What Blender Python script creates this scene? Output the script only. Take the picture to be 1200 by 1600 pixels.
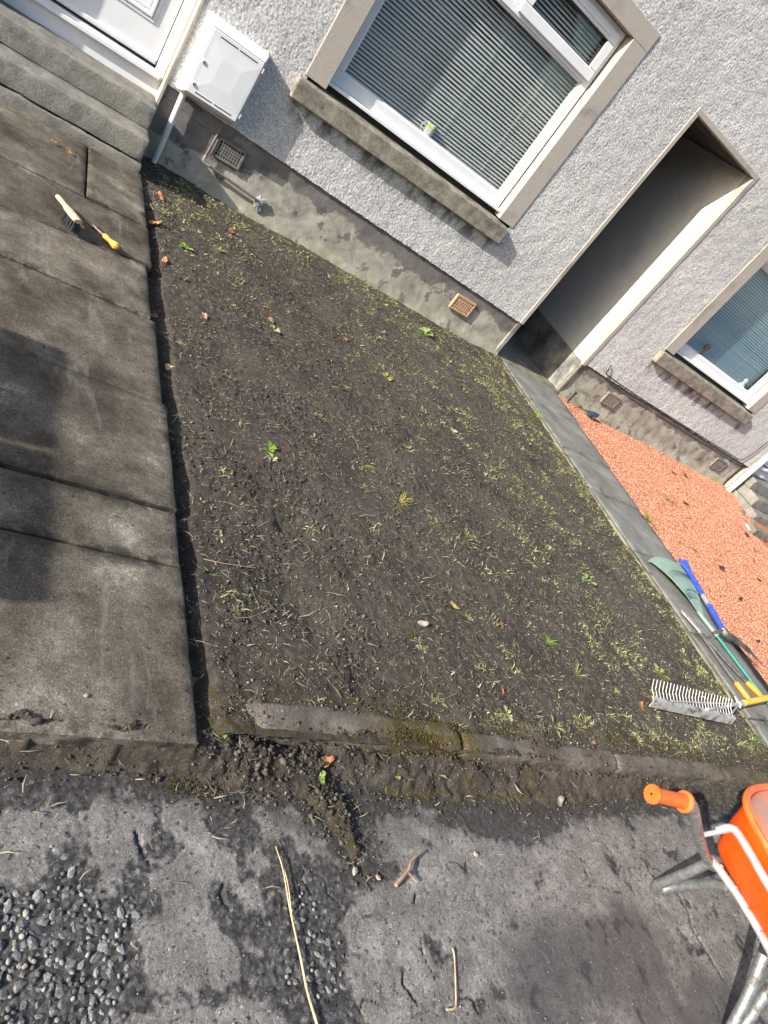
import bpy, math, random
import numpy as np
from mathutils import Vector, Matrix
rad = math.radians
for o in list(bpy.data.objects): bpy.data.objects.remove(o)
S = bpy.context.scene
COL = S.collection
random.seed(7)
RNG = np.random.default_rng(11)

# ------------------------------------------------------------------ camera
cam_d = bpy.data.cameras.new('camera')
cam = bpy.data.objects.new('camera', cam_d); COL.objects.link(cam)
cam.location = (0, 0, 1.6)
cam.rotation_mode = 'XYZ'
cam.rotation_euler = (0.95968213, -0.61283273, -0.33351412)
cam_d.sensor_fit = 'VERTICAL'; cam_d.sensor_height = 32.0
cam_d.lens = 1084.4 / 1600 * 32.0
cam_d.clip_start = 0.05; cam_d.clip_end = 2000
S.camera = cam
# ------------------------------------------------------------------ sky, sun, exposure
SUN_TRAVEL = Vector((1.0, 0.235, -0.43)).normalized()
SUN_EL = math.asin(-SUN_TRAVEL.z)
SUN_ROT = math.atan2(-SUN_TRAVEL.x, -SUN_TRAVEL.y)
W = bpy.data.worlds.new('World'); S.world = W; W.use_nodes = True
wn = W.node_tree.nodes; wl = W.node_tree.links
bg = wn['Background']
sky = wn.new('ShaderNodeTexSky'); sky.sky_type = 'NISHITA'; sky.sun_disc = False
sky.sun_elevation = SUN_EL; sky.sun_rotation = SUN_ROT
sky.air_density = 1.0; sky.dust_density = 1.8; sky.ozone_density = 1.0
wl.new(sky.outputs[0], bg.inputs[0]); bg.inputs[1].default_value = 0.135
sun_d = bpy.data.lights.new('sun', 'SUN'); sun_d.energy = 5.0; sun_d.angle = rad(0.55)
sun_d.color = (1.0, 0.95, 0.875)
sun = bpy.data.objects.new('sun', sun_d); COL.objects.link(sun)
sun.rotation_euler = SUN_TRAVEL.to_track_quat('-Z', 'Y').to_euler()
S.view_settings.view_transform = 'Standard'; S.view_settings.look = 'None'
S.view_settings.gamma = 1.0; S.view_settings.use_curve_mapping = False
S.view_settings.exposure = 0.88

# ------------------------------------------------------------------ numpy noise
def _hash(ix, iy, seed):
    h = (ix.astype(np.int64) * 374761393 + iy.astype(np.int64) * 668265263 + seed * 1442695041) & 0xFFFFFFFF
    h = ((h ^ (h >> 13)) * 1274126177) & 0xFFFFFFFF
    h = ((h ^ (h >> 16)) * 2246822519) & 0xFFFFFFFF
    return ((h ^ (h >> 15)) & 0xFFFFFF) / float(0xFFFFFF)
def vnoise(x, y, seed=0):
    ix = np.floor(x); iy = np.floor(y); fx = x - ix; fy = y - iy
    ux = fx * fx * fx * (fx * (fx * 6 - 15) + 10); uy = fy * fy * fy * (fy * (fy * 6 - 15) + 10)
    def g(dx, dy):
        a = _hash(ix + dx, iy + dy, seed) * 2 * math.pi
        return np.cos(a) * (fx - dx) + np.sin(a) * (fy - dy)
    n0 = g(0, 0) * (1 - ux) + g(1, 0) * ux
    n1 = g(0, 1) * (1 - ux) + g(1, 1) * ux
    return (n0 * (1 - uy) + n1 * uy) * 1.5
def fbm(x, y, scale, oct=3, seed=0, gain=0.5):
    s = 0; a = 1.0; f = scale
    for k in range(oct):
        s = s + a * vnoise(x * f + 17.3 * k, y * f - 9.1 * k, seed + k); a *= gain; f *= 2.03
    return s
def cellf1(x, y, scale, seed=0):
    X = x * scale; Y = y * scale; ix = np.floor(X); iy = np.floor(Y)
    d = np.full(X.shape, 9.0)
    for dx in (-1, 0, 1):
        for dy in (-1, 0, 1):
            px = ix + dx + _hash(ix + dx, iy + dy, seed); py = iy + dy + _hash(ix + dx, iy + dy, seed + 77)
            d = np.minimum(d, (X - px) ** 2 + (Y - py) ** 2)
    return np.sqrt(d)
def poly_sd(x, y, poly):
    """signed distance, positive inside"""
    p = np.array(poly, float); n = len(p)
    d = np.full(x.shape, 1e9); inside = np.zeros(x.shape, bool)
    for i in range(n):
        a = p[i]; b = p[(i + 1) % n]; e = b - a
        wx = x - a[0]; wy = y - a[1]
        t = np.clip((wx * e[0] + wy * e[1]) / (e @ e + 1e-12), 0, 1)
        d = np.minimum(d, (wx - e[0] * t) ** 2 + (wy - e[1] * t) ** 2)
        c = ((a[1] <= y) & (b[1] > y)) | ((b[1] <= y) & (a[1] > y))
        with np.errstate(divide='ignore', invalid='ignore'):
            xi = a[0] + (y - a[1]) / (e[1] if abs(e[1]) > 1e-9 else 1e-9) * e[0]
        inside ^= c & (x < xi)
    d = np.sqrt(d)
    return np.where(inside, d, -d)
def sstep(a, b, v):
    t = np.clip((v - a) / (b - a), 0, 1); return t * t * (3 - 2 * t)

# ------------------------------------------------------------------ object helpers
def tag(o, label=None, cat=None, group=None, kind=None):
    if label: o['label'] = label
    if cat: o['category'] = cat
    if group: o['group'] = group
    if kind: o['kind'] = kind
    return o
def empty(name, loc=(0, 0, 0), parent=None, rz=0):
    o = bpy.data.objects.new(name, None); COL.objects.link(o)
    o.location = loc; o.rotation_euler = (0, 0, rz); o.empty_display_size = 0.1
    if parent: o.parent = parent
    return o
def link(name, me, m, parent=None, smooth=False):
    if m is not None and not me.materials: me.materials.append(m)
    if smooth:
        me.polygons.foreach_set('use_smooth', np.ones(len(me.polygons), bool))
    o = bpy.data.objects.new(name, me); COL.objects.link(o)
    if parent:
        o.parent = parent
        # geometry is authored in world space: cancel the parent's transform
        o.matrix_parent_inverse = parent_world(parent).inverted()
    return o
def parent_world(p):
    m = Matrix.LocRotScale(p.location, p.rotation_euler, p.scale)
    if p.parent: m = parent_world(p.parent) @ p.matrix_parent_inverse @ m
    return m
def mesh_np(name, v, f, attrs=None):
    """v (n,3), f (m,k) all faces of one size k"""
    me = bpy.data.meshes.new(name)
    v = np.asarray(v, np.float32); f = np.asarray(f, np.int32); k = f.shape[1]
    me.vertices.add(len(v)); me.vertices.foreach_set('co', v.ravel())
    me.loops.add(f.size); me.loops.foreach_set('vertex_index', f.ravel())
    me.polygons.add(len(f)); me.polygons.foreach_set('loop_start', np.arange(0, f.size, k, dtype=np.int32))
    if attrs:
        for an, av in attrs.items():
            a = me.attributes.new(an, 'FLOAT', 'POINT'); a.data.foreach_set('value', np.asarray(av, np.float32).ravel())
    me.update(calc_edges=True); me.validate(); return me
def grid_faces(nx, ny):
    i = np.arange(nx - 1)[None, :] + nx * np.arange(ny - 1)[:, None]
    return np.stack([i, i + 1, i + nx + 1, i + nx], -1).reshape(-1, 4)

class MB:
    """collects pieces of ONE mesh"""
    def __init__(s): s.v = []; s.f = []
    def add(s, vs, fs):
        b = len(s.v); s.v += [tuple(p) for p in vs]; s.f += [tuple(b + i for i in q) for q in fs]; return s
    def box(s, x0, x1, y0, y1, z0, z1):
        vs = [(x, y, z) for z in (z0, z1) for y in (y0, y1) for x in (x0, x1)]
        return s.add(vs, [(0, 2, 3, 1), (4, 5, 7, 6), (0, 1, 5, 4), (2, 6, 7, 3), (0, 4, 6, 2), (1, 3, 7, 5)])
    def tube(s, pts, r, n=10, caps=True, closed=False):
        pts = [Vector(p) for p in pts]; m = len(pts)
        rs = r if isinstance(r, (list, tuple)) else [r] * m
        T = []
        for i in range(m):
            if closed: t = pts[(i + 1) % m] - pts[i - 1]
            else: t = pts[min(i + 1, m - 1)] - pts[max(i - 1, 0)]
            T.append(t.normalized())
        u = T[0].orthogonal().normalized(); vs = []
        for i in range(m):
            u = (u - T[i] * u.dot(T[i])).normalized(); w = T[i].cross(u)
            for k in range(n):
                a = 2 * math.pi * k / n; vs.append(pts[i] + (u * math.cos(a) + w * math.sin(a)) * rs[i])
        fs = []
        for i in range(m if closed else m - 1):
            j = (i + 1) % m
            for k in range(n):
                l = (k + 1) % n; fs.append((i * n + k, i * n + l, j * n + l, j * n + k))
        if caps and not closed: fs += [tuple(range(n - 1, -1, -1)), tuple((m - 1) * n + k for k in range(n))]
        return s.add(vs, fs)
    def lathe(s, prof, n=20, center=(0, 0, 0), axis=(0, 0, 1)):
        """prof: list of (radius, height along axis)"""
        ax = Vector(axis).normalized(); u = ax.orthogonal().normalized(); w = ax.cross(u); c = Vector(center)
        vs = []
        for r, h in prof:
            for k in range(n):
                a = 2 * math.pi * k / n; vs.append(c + ax * h + (u * math.cos(a) + w * math.sin(a)) * r)
        fs = []
        for i in range(len(prof) - 1):
            for k in range(n):
                l = (k + 1) % n; fs.append((i * n + k, i * n + l, (i + 1) * n + l, (i + 1) * n + k))
        fs += [tuple(range(n - 1, -1, -1)), tuple((len(prof) - 1) * n + k for k in range(n))]
        return s.add(vs, fs)
    def prism(s, poly, z0, z1):
        n = len(poly)
        vs = [(x, y, z0) for x, y in poly] + [(x, y, z1) for x, y in poly]
        fs = [tuple(range(n - 1, -1, -1)), tuple(range(n, 2 * n))] + [(i, (i + 1) % n, n + (i + 1) % n, n + i) for i in range(n)]
        return s.add(vs, fs)
    def build(s, name, m, parent=None, smooth=False, bevel=0, angle=40):
        me = bpy.data.meshes.new(name); me.from_pydata(s.v, [], s.f); me.update()
        o = link(name, me, m, parent, False)
        if bevel:
            b = o.modifiers.new('bevel', 'BEVEL'); b.width = bevel; b.segments = 2; b.limit_method = 'ANGLE'
        if smooth:
            me.polygons.foreach_set('use_smooth', np.ones(len(me.polygons), bool))
            try: me.set_sharp_from_angle(angle=rad(angle))
            except Exception: pass
        return o
def smooth_path(pts, sub=6):
    """Catmull-Rom through the points"""
    P = [Vector(p) for p in pts]; P = [P[0] * 2 - P[1]] + P + [P[-1] * 2 - P[-2]]; out = []
    for i in range(1, len(P) - 2):
        for k in range(sub):
            t = k / sub; a, b, c, d = P[i - 1], P[i], P[i + 1], P[i + 2]
            out.append(0.5 * ((2 * b) + (c - a) * t + (2 * a - 5 * b + 4 * c - d) * t * t + (3 * b - a - 3 * c + d) * t ** 3))
    out.append(P[-2]); return out

# ------------------------------------------------------------------ material helpers
class G:
    def __init__(s, m):
        s.nt = m.node_tree; s.n = s.nt.nodes; s.l = s.nt.links; s.n.clear()
        s.out = s.n.new('ShaderNodeOutputMaterial'); s._p = None
    def _set(s, sock, v):
        if v is None: return
        if hasattr(v, 'is_output'): s.l.new(v, sock)
        elif isinstance(v, (tuple, list)): sock.default_value = (tuple(v) + (1,))[:len(sock.default_value)]
        else: sock.default_value = v
    def pos(s):
        if s._p is None: s._p = s.n.new('ShaderNodeNewGeometry')
        return s._p.outputs['Position']
    def island(s):
        s.pos(); return s._p.outputs['Random Per Island']
    def objrand(s): return s.n.new('ShaderNodeObjectInfo').outputs['Random']
    def objco(s): return s.n.new('ShaderNodeTexCoord').outputs['Object']
    def scale(s, vec, sc):
        n = s.n.new('ShaderNodeMapping'); s._set(n.inputs[0], vec); n.inputs['Scale'].default_value = sc; return n.outputs[0]
    def noise(s, scale, detail=4, rough=0.55, vec=None, dist=0.0):
        n = s.n.new('ShaderNodeTexNoise'); s._set(n.inputs['Vector'], vec or s.pos())
        n.inputs['Scale'].default_value = scale; n.inputs['Detail'].default_value = detail
        n.inputs['Roughness'].default_value = rough; n.inputs['Distortion'].default_value = dist
        return n.outputs['Fac']
    def vor(s, scale, feature='F1', out='Distance', vec=None, rnd=1.0):
        n = s.n.new('ShaderNodeTexVoronoi'); n.feature = feature; s._set(n.inputs['Vector'], vec or s.pos())
        n.inputs['Scale'].default_value = scale; n.inputs['Randomness'].default_value = rnd
        return n.outputs[out]
    def ramp(s, fac, stops):
        n = s.n.new('ShaderNodeValToRGB'); e = n.color_ramp.elements
        while len(e) > 1: e.remove(e[-1])
        for i, (p, c) in enumerate(stops):
            if not isinstance(c, (tuple, list)): c = (c, c, c)
            k = e[0] if i == 0 else e.new(p)
            k.position = p; k.color = tuple(c[:3]) + (1,)
        s._set(n.inputs[0], fac); return n.outputs[0]
    def mix(s, fac, a, b, blend='MIX'):
        n = s.n.new('ShaderNodeMix'); n.data_type = 'RGBA'; n.blend_type = blend
        s._set(n.inputs[0], fac); s._set(n.inputs[6], a); s._set(n.inputs[7], b); return n.outputs[2]
    def math(s, op, a, b=None, clamp=False):
        n = s.n.new('ShaderNodeMath'); n.operation = op; n.use_clamp = clamp
        s._set(n.inputs[0], a); s._set(n.inputs[1], b); return n.outputs[0]
    def sep(s, vec=None):
        n = s.n.new('ShaderNodeSeparateXYZ'); s._set(n.inputs[0], vec or s.pos()); return n.outputs
    def rng(s, v, a, b, c=0.0, d=1.0):
        n = s.n.new('ShaderNodeMapRange'); n.interpolation_type = 'SMOOTHSTEP'
        s._set(n.inputs[0], v)
        for i, q in enumerate((a, b, c, d)): n.inputs[i + 1].default_value = q
        return n.outputs[0]
    def attr(s, name):
        n = s.n.new('ShaderNodeAttribute'); n.attribute_name = name; return n.outputs['Fac']
    def bump(s, h, strength=0.5, dist=0.01, normal=None):
        n = s.n.new('ShaderNodeBump'); n.inputs['Strength'].default_value = strength; n.inputs['Distance'].default_value = dist
        s._set(n.inputs['Height'], h); s._set(n.inputs['Normal'], normal); return n.outputs[0]
    def bsdf(s, col, rough=0.8, normal=None, metal=0.0, spec=0.5, trans=None, sub=None):
        n = s.n.new('ShaderNodeBsdfPrincipled'); s._set(n.inputs['Base Color'], col); s._set(n.inputs['Roughness'], rough)
        s._set(n.inputs['Normal'], normal); s._set(n.inputs['Metallic'], metal); s._set(n.inputs['Specular IOR Level'], spec)
        s.l.new(n.outputs[0], s.out.inputs[0]); return n
MATS = {}
def mat(name):
    def deco(fn):
        m = bpy.data.materials.new(name); m.use_nodes = True; fn(G(m)); MATS[name] = m; return fn
    return deco

@mat('harl')
def _(g):
    c = g.ramp(g.vor(98, out='Color'), [(0.12, 0.27), (0.4, 0.50), (0.6, 0.62), (0.85, 0.88)])
    c2 = g.ramp(g.noise(150, 3, 0.75), [(0.3, (0.27, 0.27, 0.27)), (0.5, (0.58, 0.575, 0.56)), (0.7, (0.90, 0.89, 0.865))])
    c = g.mix(0.5, c, c2)
    big = g.ramp(g.noise(1.3, 4), [(0.3, (0.84, 0.83, 0.81)), (0.7, (1.0, 0.99, 0.965))])
    c = g.mix(1.0, c, big, 'MULTIPLY')
    st = g.math('MULTIPLY', g.attr('stain'), g.rng(g.noise(9, 5, 0.65, vec=g.scale(g.pos(), (1, 1, 0.45))), 0.42, 0.62))
    c = g.mix(st, c, (0.13, 0.125, 0.12))
    n = g.bump(g.noise(170, 3, 0.7), 0.6, 0.004)
    g.bsdf(c, 0.9, n, spec=0.25)
@mat('alley_render')
def _(g):
    c = g.ramp(g.noise(45, 6, 0.7), [(0.3, (0.54, 0.53, 0.50)), (0.7, (0.68, 0.67, 0.635))])
    c = g.mix(g.rng(g.noise(2.5, 4), 0.5, 0.8), c, (0.48, 0.47, 0.45))
    g.bsdf(c, 0.9, g.bump(g.noise(110, 4, 0.7), 0.7, 0.006), spec=0.2)
@mat('alley_base')
def _(g):
    c = g.ramp(g.noise(5, 7, 0.65), [(0.34, (0.09, 0.088, 0.082)), (0.5, (0.24, 0.232, 0.21)), (0.7, (0.40, 0.385, 0.33))])
    g.bsdf(c, 0.9, g.bump(g.noise(60, 5, 0.7), 0.5, 0.006), spec=0.2)
@mat('base_course')
def _(g):
    z = g.sep()[2]
    e = g.math('ADD', z, g.math('MULTIPLY', g.math('SUBTRACT', g.noise(3.2, 6, 0.6), 0.5), 0.42))
    e = g.math('ADD', e, g.math('MULTIPLY', g.rng(g.sep()[0], 1.9, 1.1), 0.10))
    up = g.rng(e, 0.37, 0.40)
    light = g.ramp(g.noise(6, 7, 0.66, dist=0.6), [(0.32, (0.18, 0.17, 0.145)), (0.48, (0.33, 0.31, 0.26)), (0.66, (0.48, 0.45, 0.375))])
    dark = g.ramp(g.noise(5, 6, 0.6), [(0.3, (0.12, 0.108, 0.098)), (0.7, (0.235, 0.215, 0.20))])
    c = g.mix(up, light, dark)
    al = g.math('MULTIPLY', g.rng(z, 0.30, 0.08), g.rng(g.noise(5, 5), 0.38, 0.6))
    c = g.mix(g.math('MULTIPLY', al, 0.5), c, (0.27, 0.265, 0.14))
    blot = g.rng(g.noise(8, 6, 0.65), 0.58, 0.64)
    c = g.mix(g.math('MULTIPLY', blot, 0.75), c, (0.10, 0.098, 0.095))
    ck = g.ramp(g.vor(2.6, 'DISTANCE_TO_EDGE', vec=g.mix(0.09, g.pos(), g.n.new('ShaderNodeTexNoise').outputs['Color'])), [(0.0, 1.0), (0.006, 0.0)])
    c = g.mix(g.math('MULTIPLY', ck, g.rng(g.noise(1.7, 2), 0.5, 0.62)), c, (0.04, 0.038, 0.035))
    h = g.math('ADD', g.noise(60, 6, 0.7), g.math('MULTIPLY', up, 0.5))
    g.bsdf(c, 0.88, g.bump(h, 0.4, 0.006), spec=0.25)
@mat('surround_stone')
def _(g):
    c = g.ramp(g.noise(150, 4, 0.75), [(0.3, (0.27, 0.24, 0.205)), (0.52, (0.42, 0.38, 0.33)), (0.75, (0.55, 0.50, 0.44))])
    c = g.mix(g.rng(g.noise(4, 5), 0.52, 0.75), c, (0.27, 0.245, 0.22))
    g.bsdf(c, 0.9, g.bump(g.noise(130, 4, 0.7), 0.35, 0.004), spec=0.2)
@mat('sill_stone')
def _(g):
    c = g.ramp(g.noise(11, 8, 0.72), [(0.3, (0.085, 0.078, 0.062)), (0.48, (0.215, 0.195, 0.155)), (0.7, (0.38, 0.35, 0.285))])
    sp = g.rng(g.noise(95, 2, 0.5), 0.69, 0.74)
    c = g.mix(sp, c, (0.50, 0.48, 0.42))
    g.bsdf(c, 0.9, g.bump(g.noise(55, 6, 0.7), 0.5, 0.006), spec=0.2)
@mat('step_stone')
def _(g):
    c = g.ramp(g.noise(9, 8, 0.72), [(0.3, (0.10, 0.098, 0.09)), (0.5, (0.185, 0.18, 0.165)), (0.72, (0.31, 0.295, 0.26))])
    top = g.rng(g.noise(3, 4), 0.35, 0.7)
    c = g.mix(g.math('MULTIPLY', top, 0.35), c, (0.30, 0.275, 0.215))
    sp = g.rng(g.noise(85, 2, 0.5), 0.71, 0.75)
    c = g.mix(sp, c, (0.52, 0.50, 0.46))
    c = g.mix(g.rng(g.noise(70, 3, 0.6), 0.36, 0.28), c, (0.05, 0.048, 0.044))
    g.bsdf(c, 0.9, g.bump(g.noise(60, 6, 0.75), 0.7, 0.008), spec=0.2)
@mat('upvc')
def _(g):
    c = g.ramp(g.noise(7, 4), [(0.3, (0.70, 0.715, 0.73)), (0.7, (0.77, 0.78, 0.79))])
    g.bsdf(c, 0.32, spec=0.4)
@mat('upvc_cream')
def _(g):
    c = g.ramp(g.noise(9, 5), [(0.3, (0.66, 0.66, 0.64)), (0.7, (0.74, 0.74, 0.72))])
    g.bsdf(c, 0.38, spec=0.4)
@mat('gasket')
def _(g): g.bsdf(g.ramp(g.noise(60), [(0.3, 0.012), (0.7, 0.025)]), 0.6)
@mat('glass')
def _(g):
    tr = g.n.new('ShaderNodeBsdfTransparent'); tr.inputs[0].default_value = (0.96, 0.98, 0.97, 1)
    gl = g.n.new('ShaderNodeBsdfGlossy'); gl.inputs['Roughness'].default_value = 0.01
    nz = g.bump(g.noise(3.0, 1), 0.03, 0.02); g.l.new(nz, gl.inputs['Normal'])
    lw = g.n.new('ShaderNodeLayerWeight'); sch = g.math('ADD', g.math('MULTIPLY', g.math('POWER', lw.outputs['Facing'], 5.0), 0.95), 0.045)
    mx = g.n.new('ShaderNodeMixShader')
    g.l.new(sch, mx.inputs[0]); g.l.new(tr.outputs[0], mx.inputs[1]); g.l.new(gl.outputs[0], mx.inputs[2])
    g.l.new(mx.outputs[0], g.out.inputs[0])
@mat('slat')
def _(g): g.bsdf(g.ramp(g.noise(30), [(0.3, (0.66, 0.66, 0.64)), (0.7, (0.72, 0.72, 0.70))]), 0.4)
@mat('slat_sky_tint')  # blue sky reflection of the pane painted into the slat colour
def _(g): g.bsdf(g.ramp(g.noise(30), [(0.3, (0.30, 0.44, 0.54)), (0.7, (0.36, 0.50, 0.60))]), 0.4)
@mat('alley_shade')  # passage shade put into the colour of its left wall, end and ceiling
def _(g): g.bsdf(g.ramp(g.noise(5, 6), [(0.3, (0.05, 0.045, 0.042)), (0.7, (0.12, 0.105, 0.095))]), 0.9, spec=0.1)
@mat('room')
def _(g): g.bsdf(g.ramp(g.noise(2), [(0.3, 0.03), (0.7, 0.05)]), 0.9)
@mat('slate')
def _(g): g.bsdf(g.ramp(g.noise(6), [(0.3, 0.06), (0.7, 0.12)]), 0.7)
@mat('slab')
def _(g):
    c = g.ramp(g.noise(3.4, 9, 0.70), [(0.33, (0.040, 0.033, 0.025)), (0.46, (0.083, 0.070, 0.055)), (0.58, (0.14, 0.123, 0.098)), (0.72, (0.30, 0.275, 0.23))])
    grit = g.ramp(g.vor(330, out='Color'), [(0.1, 0.55), (0.5, 1.0), (0.8, 1.25), (0.97, 2.3)])
    c = g.mix(1.0, c, grit, 'MULTIPLY')
    hs = g.ramp(g.objrand(), [(0.0, 0.80), (1.0, 1.22)]); c = g.mix(1.0, c, hs, 'MULTIPLY')
    c = g.mix(g.rng(g.noise(46, 3, 0.6), 0.66, 0.72), c, (0.035, 0.031, 0.026))
    sc = g.rng(g.noise(3.0, 5, 0.6, vec=g.scale(g.pos(), (3.5, 0.8, 1)), dist=0.5), 0.56, 0.68)
    c = g.mix(g.math('MULTIPLY', sc, 0.24), c, (0.30, 0.285, 0.255))
    dirt = g.attr('edge')
    c = g.mix(g.math('MULTIPLY', dirt, g.rng(g.noise(9, 7, 0.7), 0.46, 0.62)), c, (0.036, 0.032, 0.026))
    g.bsdf(c, 0.92, g.bump(g.noise(230, 4, 0.75), 0.35, 0.003), spec=0.2)
@mat('slab_grey')
def _(g):
    c = g.ramp(g.noise(5, 8, 0.66), [(0.3, (0.12, 0.118, 0.106)), (0.5, (0.18, 0.177, 0.16)), (0.72, (0.27, 0.265, 0.24))])
    grit = g.ramp(g.noise(170, 3, 0.7), [(0.3, 0.72), (0.5, 1.0), (0.7, 1.3)])
    c = g.mix(1.0, c, grit, 'MULTIPLY')
    c = g.mix(g.math('MULTIPLY', g.attr('edge'), g.rng(g.noise(14, 6, 0.65), 0.50, 0.64)), c, (0.07, 0.066, 0.052))
    g.bsdf(c, 0.9, g.bump(g.noise(120, 4, 0.7), 0.35, 0.005), spec=0.25)
@mat('edging')
def _(g):
    c = g.ramp(g.noise(8, 7, 0.7), [(0.3, (0.10, 0.095, 0.07)), (0.5, (0.20, 0.19, 0.14)), (0.72, (0.31, 0.295, 0.22))])
    ms = g.rng(g.noise(7, 5, 0.65), 0.52, 0.62)
    c = g.mix(g.math('MULTIPLY', ms, 0.8), c, (0.075, 0.07, 0.02))
    g.bsdf(c, 0.95, g.bump(g.noise(70, 6, 0.7), 0.7, 0.008), spec=0.15)
@mat('kerb')
def _(g):
    c = g.ramp(g.noise(7, 8, 0.7), [(0.3, (0.070, 0.057, 0.047)), (0.5, (0.13, 0.112, 0.096)), (0.72, (0.26, 0.23, 0.195))])
    c = g.mix(g.rng(g.noise(60, 3, 0.6), 0.66, 0.74), c, (0.33, 0.31, 0.27))
    ms = g.attr('moss')
    c = g.mix(g.math('MULTIPLY', ms, g.rng(g.noise(22, 6, 0.7), 0.34, 0.55)), c, (0.085, 0.066, 0.016))
    g.bsdf(c, 0.93, g.bump(g.math('ADD', g.noise(110, 6, 0.78), g.noise(30, 5, 0.7)), 0.9, 0.010), spec=0.2)
@mat('bedding')
def _(g):
    c = g.ramp(g.noise(30, 6, 0.7), [(0.3, (0.02, 0.017, 0.014)), (0.7, (0.05, 0.043, 0.036))])
    g.bsdf(c, 0.95, g.bump(g.noise(60, 5, 0.7), 0.8, 0.01), spec=0.1)
@mat('soil')
def _(g):
    c = g.ramp(g.noise(26, 8, 0.72), [(0.3, (0.033, 0.027, 0.022)), (0.5, (0.075, 0.063, 0.052)), (0.72, (0.15, 0.13, 0.11))])
    dry = g.rng(g.noise(2.6, 5, 0.6), 0.42, 0.66)
    c = g.mix(g.math('MULTIPLY', dry, 0.55), c, (0.115, 0.097, 0.080))
    c = g.mix(g.math('MULTIPLY', g.rng(g.noise(1.9, 4, 0.55, dist=.4), 0.52, 0.66), 0.55), c, (0.044, 0.039, 0.036))
    c = g.mix(g.math('MULTIPLY', g.attr('moss'), g.rng(g.noise(35, 5, 0.7), 0.45, 0.62)), c, (0.075, 0.060, 0.017))
    fl = g.rng(g.noise(190, 2, 0.5), 0.70, 0.75)
    c = g.mix(g.math('MULTIPLY', fl, 0.7), c, (0.28, 0.26, 0.225))
    g.bsdf(c, 0.95, g.bump(g.math('ADD', g.noise(170, 5, 0.75), g.noise(70, 4, 0.7)), 1.0, 0.010), spec=0.15)
@mat('clod')
def _(g):
    c = g.ramp(g.island(), [(0.0, (0.038, 0.031, 0.025)), (0.6, (0.084, 0.070, 0.057)), (1.0, (0.16, 0.138, 0.115))])
    g.bsdf(c, 0.95, g.bump(g.noise(260, 4, 0.7), 0.8, 0.004), spec=0.12)
@mat('pebble')
def _(g):
    c = g.ramp(g.island(), [(0.0, (0.13, 0.12, 0.105)), (0.5, (0.24, 0.225, 0.195)), (0.85, (0.42, 0.40, 0.36)), (1.0, (0.34, 0.22, 0.17))])
    g.bsdf(c, 0.85, g.bump(g.noise(300, 3), 0.4, 0.002), spec=0.25)
@mat('pink_pebble')
def _(g):
    c = g.ramp(g.noise(120, 4), [(0.3, (0.34, 0.22, 0.18)), (0.7, (0.50, 0.36, 0.31))]); g.bsdf(c, 0.85)
@mat('tarmac')
def _(g):
    skin = g.attr('skin')
    sc = g.ramp(g.noise(11, 8, 0.70), [(0.3, (0.118, 0.109, 0.101)), (0.5, (0.185, 0.173, 0.161)), (0.7, (0.31, 0.294, 0.275))])
    sc = g.mix(g.rng(g.noise(75, 5, 0.7), 0.43, 0.34), sc, (0.05, 0.047, 0.046))
    sc = g.mix(g.rng(g.noise(120, 3, 0.65), 0.62, 0.70), sc, (0.40, 0.385, 0.37))
    dk = g.ramp(g.noise(40, 7, 0.7), [(0.3, (0.037, 0.0355, 0.0355)), (0.55, (0.068, 0.065, 0.064)), (0.75, (0.145, 0.138, 0.132))])
    chips = g.ramp(g.vor(105, out='Color'), [(0.1, 0.5), (0.5, 0.95), (0.8, 1.5), (0.97, 2.6)])
    dk = g.mix(1.0, dk, chips, 'MULTIPLY')
    fine = g.ramp(g.vor(280, out='Color'), [(0.1, 0.72), (0.6, 1.0), (0.9, 1.35)])
    c = g.mix(1.0, g.mix(skin, dk, sc), fine, 'MULTIPLY')
    dm = g.math('MULTIPLY', g.attr('dark_area'), g.rng(g.noise(4.5, 5, 0.6), 0.25, 0.55))
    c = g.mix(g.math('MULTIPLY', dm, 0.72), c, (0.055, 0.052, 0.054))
    c = g.mix(g.math('MULTIPLY', g.attr('dirt'), g.rng(g.noise(16, 6, 0.68), 0.36, 0.58)), c, (0.045, 0.039, 0.033))
    rg = g.ramp(g.noise(30, 3), [(0.3, 0.72), (0.7, 0.92)])
    g.bsdf(c, rg, g.bump(g.noise(190, 5, 0.78), 0.5, 0.005), spec=0.25)
@mat('aggregate')
def _(g):
    c = g.ramp(g.objrand(), [(0.0, (0.055, 0.053, 0.049)), (0.5, (0.13, 0.124, 0.115)), (1.0, (0.29, 0.275, 0.255))])
    c = g.mix(0.6, c, g.ramp(g.noise(120, 5, 0.7), [(0.3, 0.05), (0.5, 0.16), (0.7, 0.42)]))
    g.bsdf(c, 0.85, g.bump(g.noise(220, 4, 0.7), 0.6, 0.004), spec=0.3)
@mat('aggregate_small')
def _(g):
    c = g.ramp(g.island(), [(0.0, (0.055, 0.052, 0.049)), (0.5, (0.13, 0.124, 0.116)), (1.0, (0.30, 0.285, 0.265))])
    g.bsdf(c, 0.85, g.bump(g.noise(260, 3, 0.7), 0.5, 0.003), spec=0.3)
@mat('red_gravel')
def _(g):
    c = g.ramp(g.island(), [(0.0, (0.25, 0.098, 0.056)), (0.3, (0.45, 0.205, 0.122)), (0.8, (0.57, 0.30, 0.192)), (1.0, (0.66, 0.44, 0.33))])
    g.bsdf(c, 0.85, spec=0.25)
@mat('red_gravel_base')
def _(g):
    c = g.ramp(g.vor(85, out='Color'), [(0.0, (0.22, 0.075, 0.045)), (0.5, (0.42, 0.16, 0.09)), (1.0, (0.58, 0.28, 0.18))])
    g.bsdf(c, 0.9, g.bump(g.vor(85), -0.8, 0.01), spec=0.2)
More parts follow.
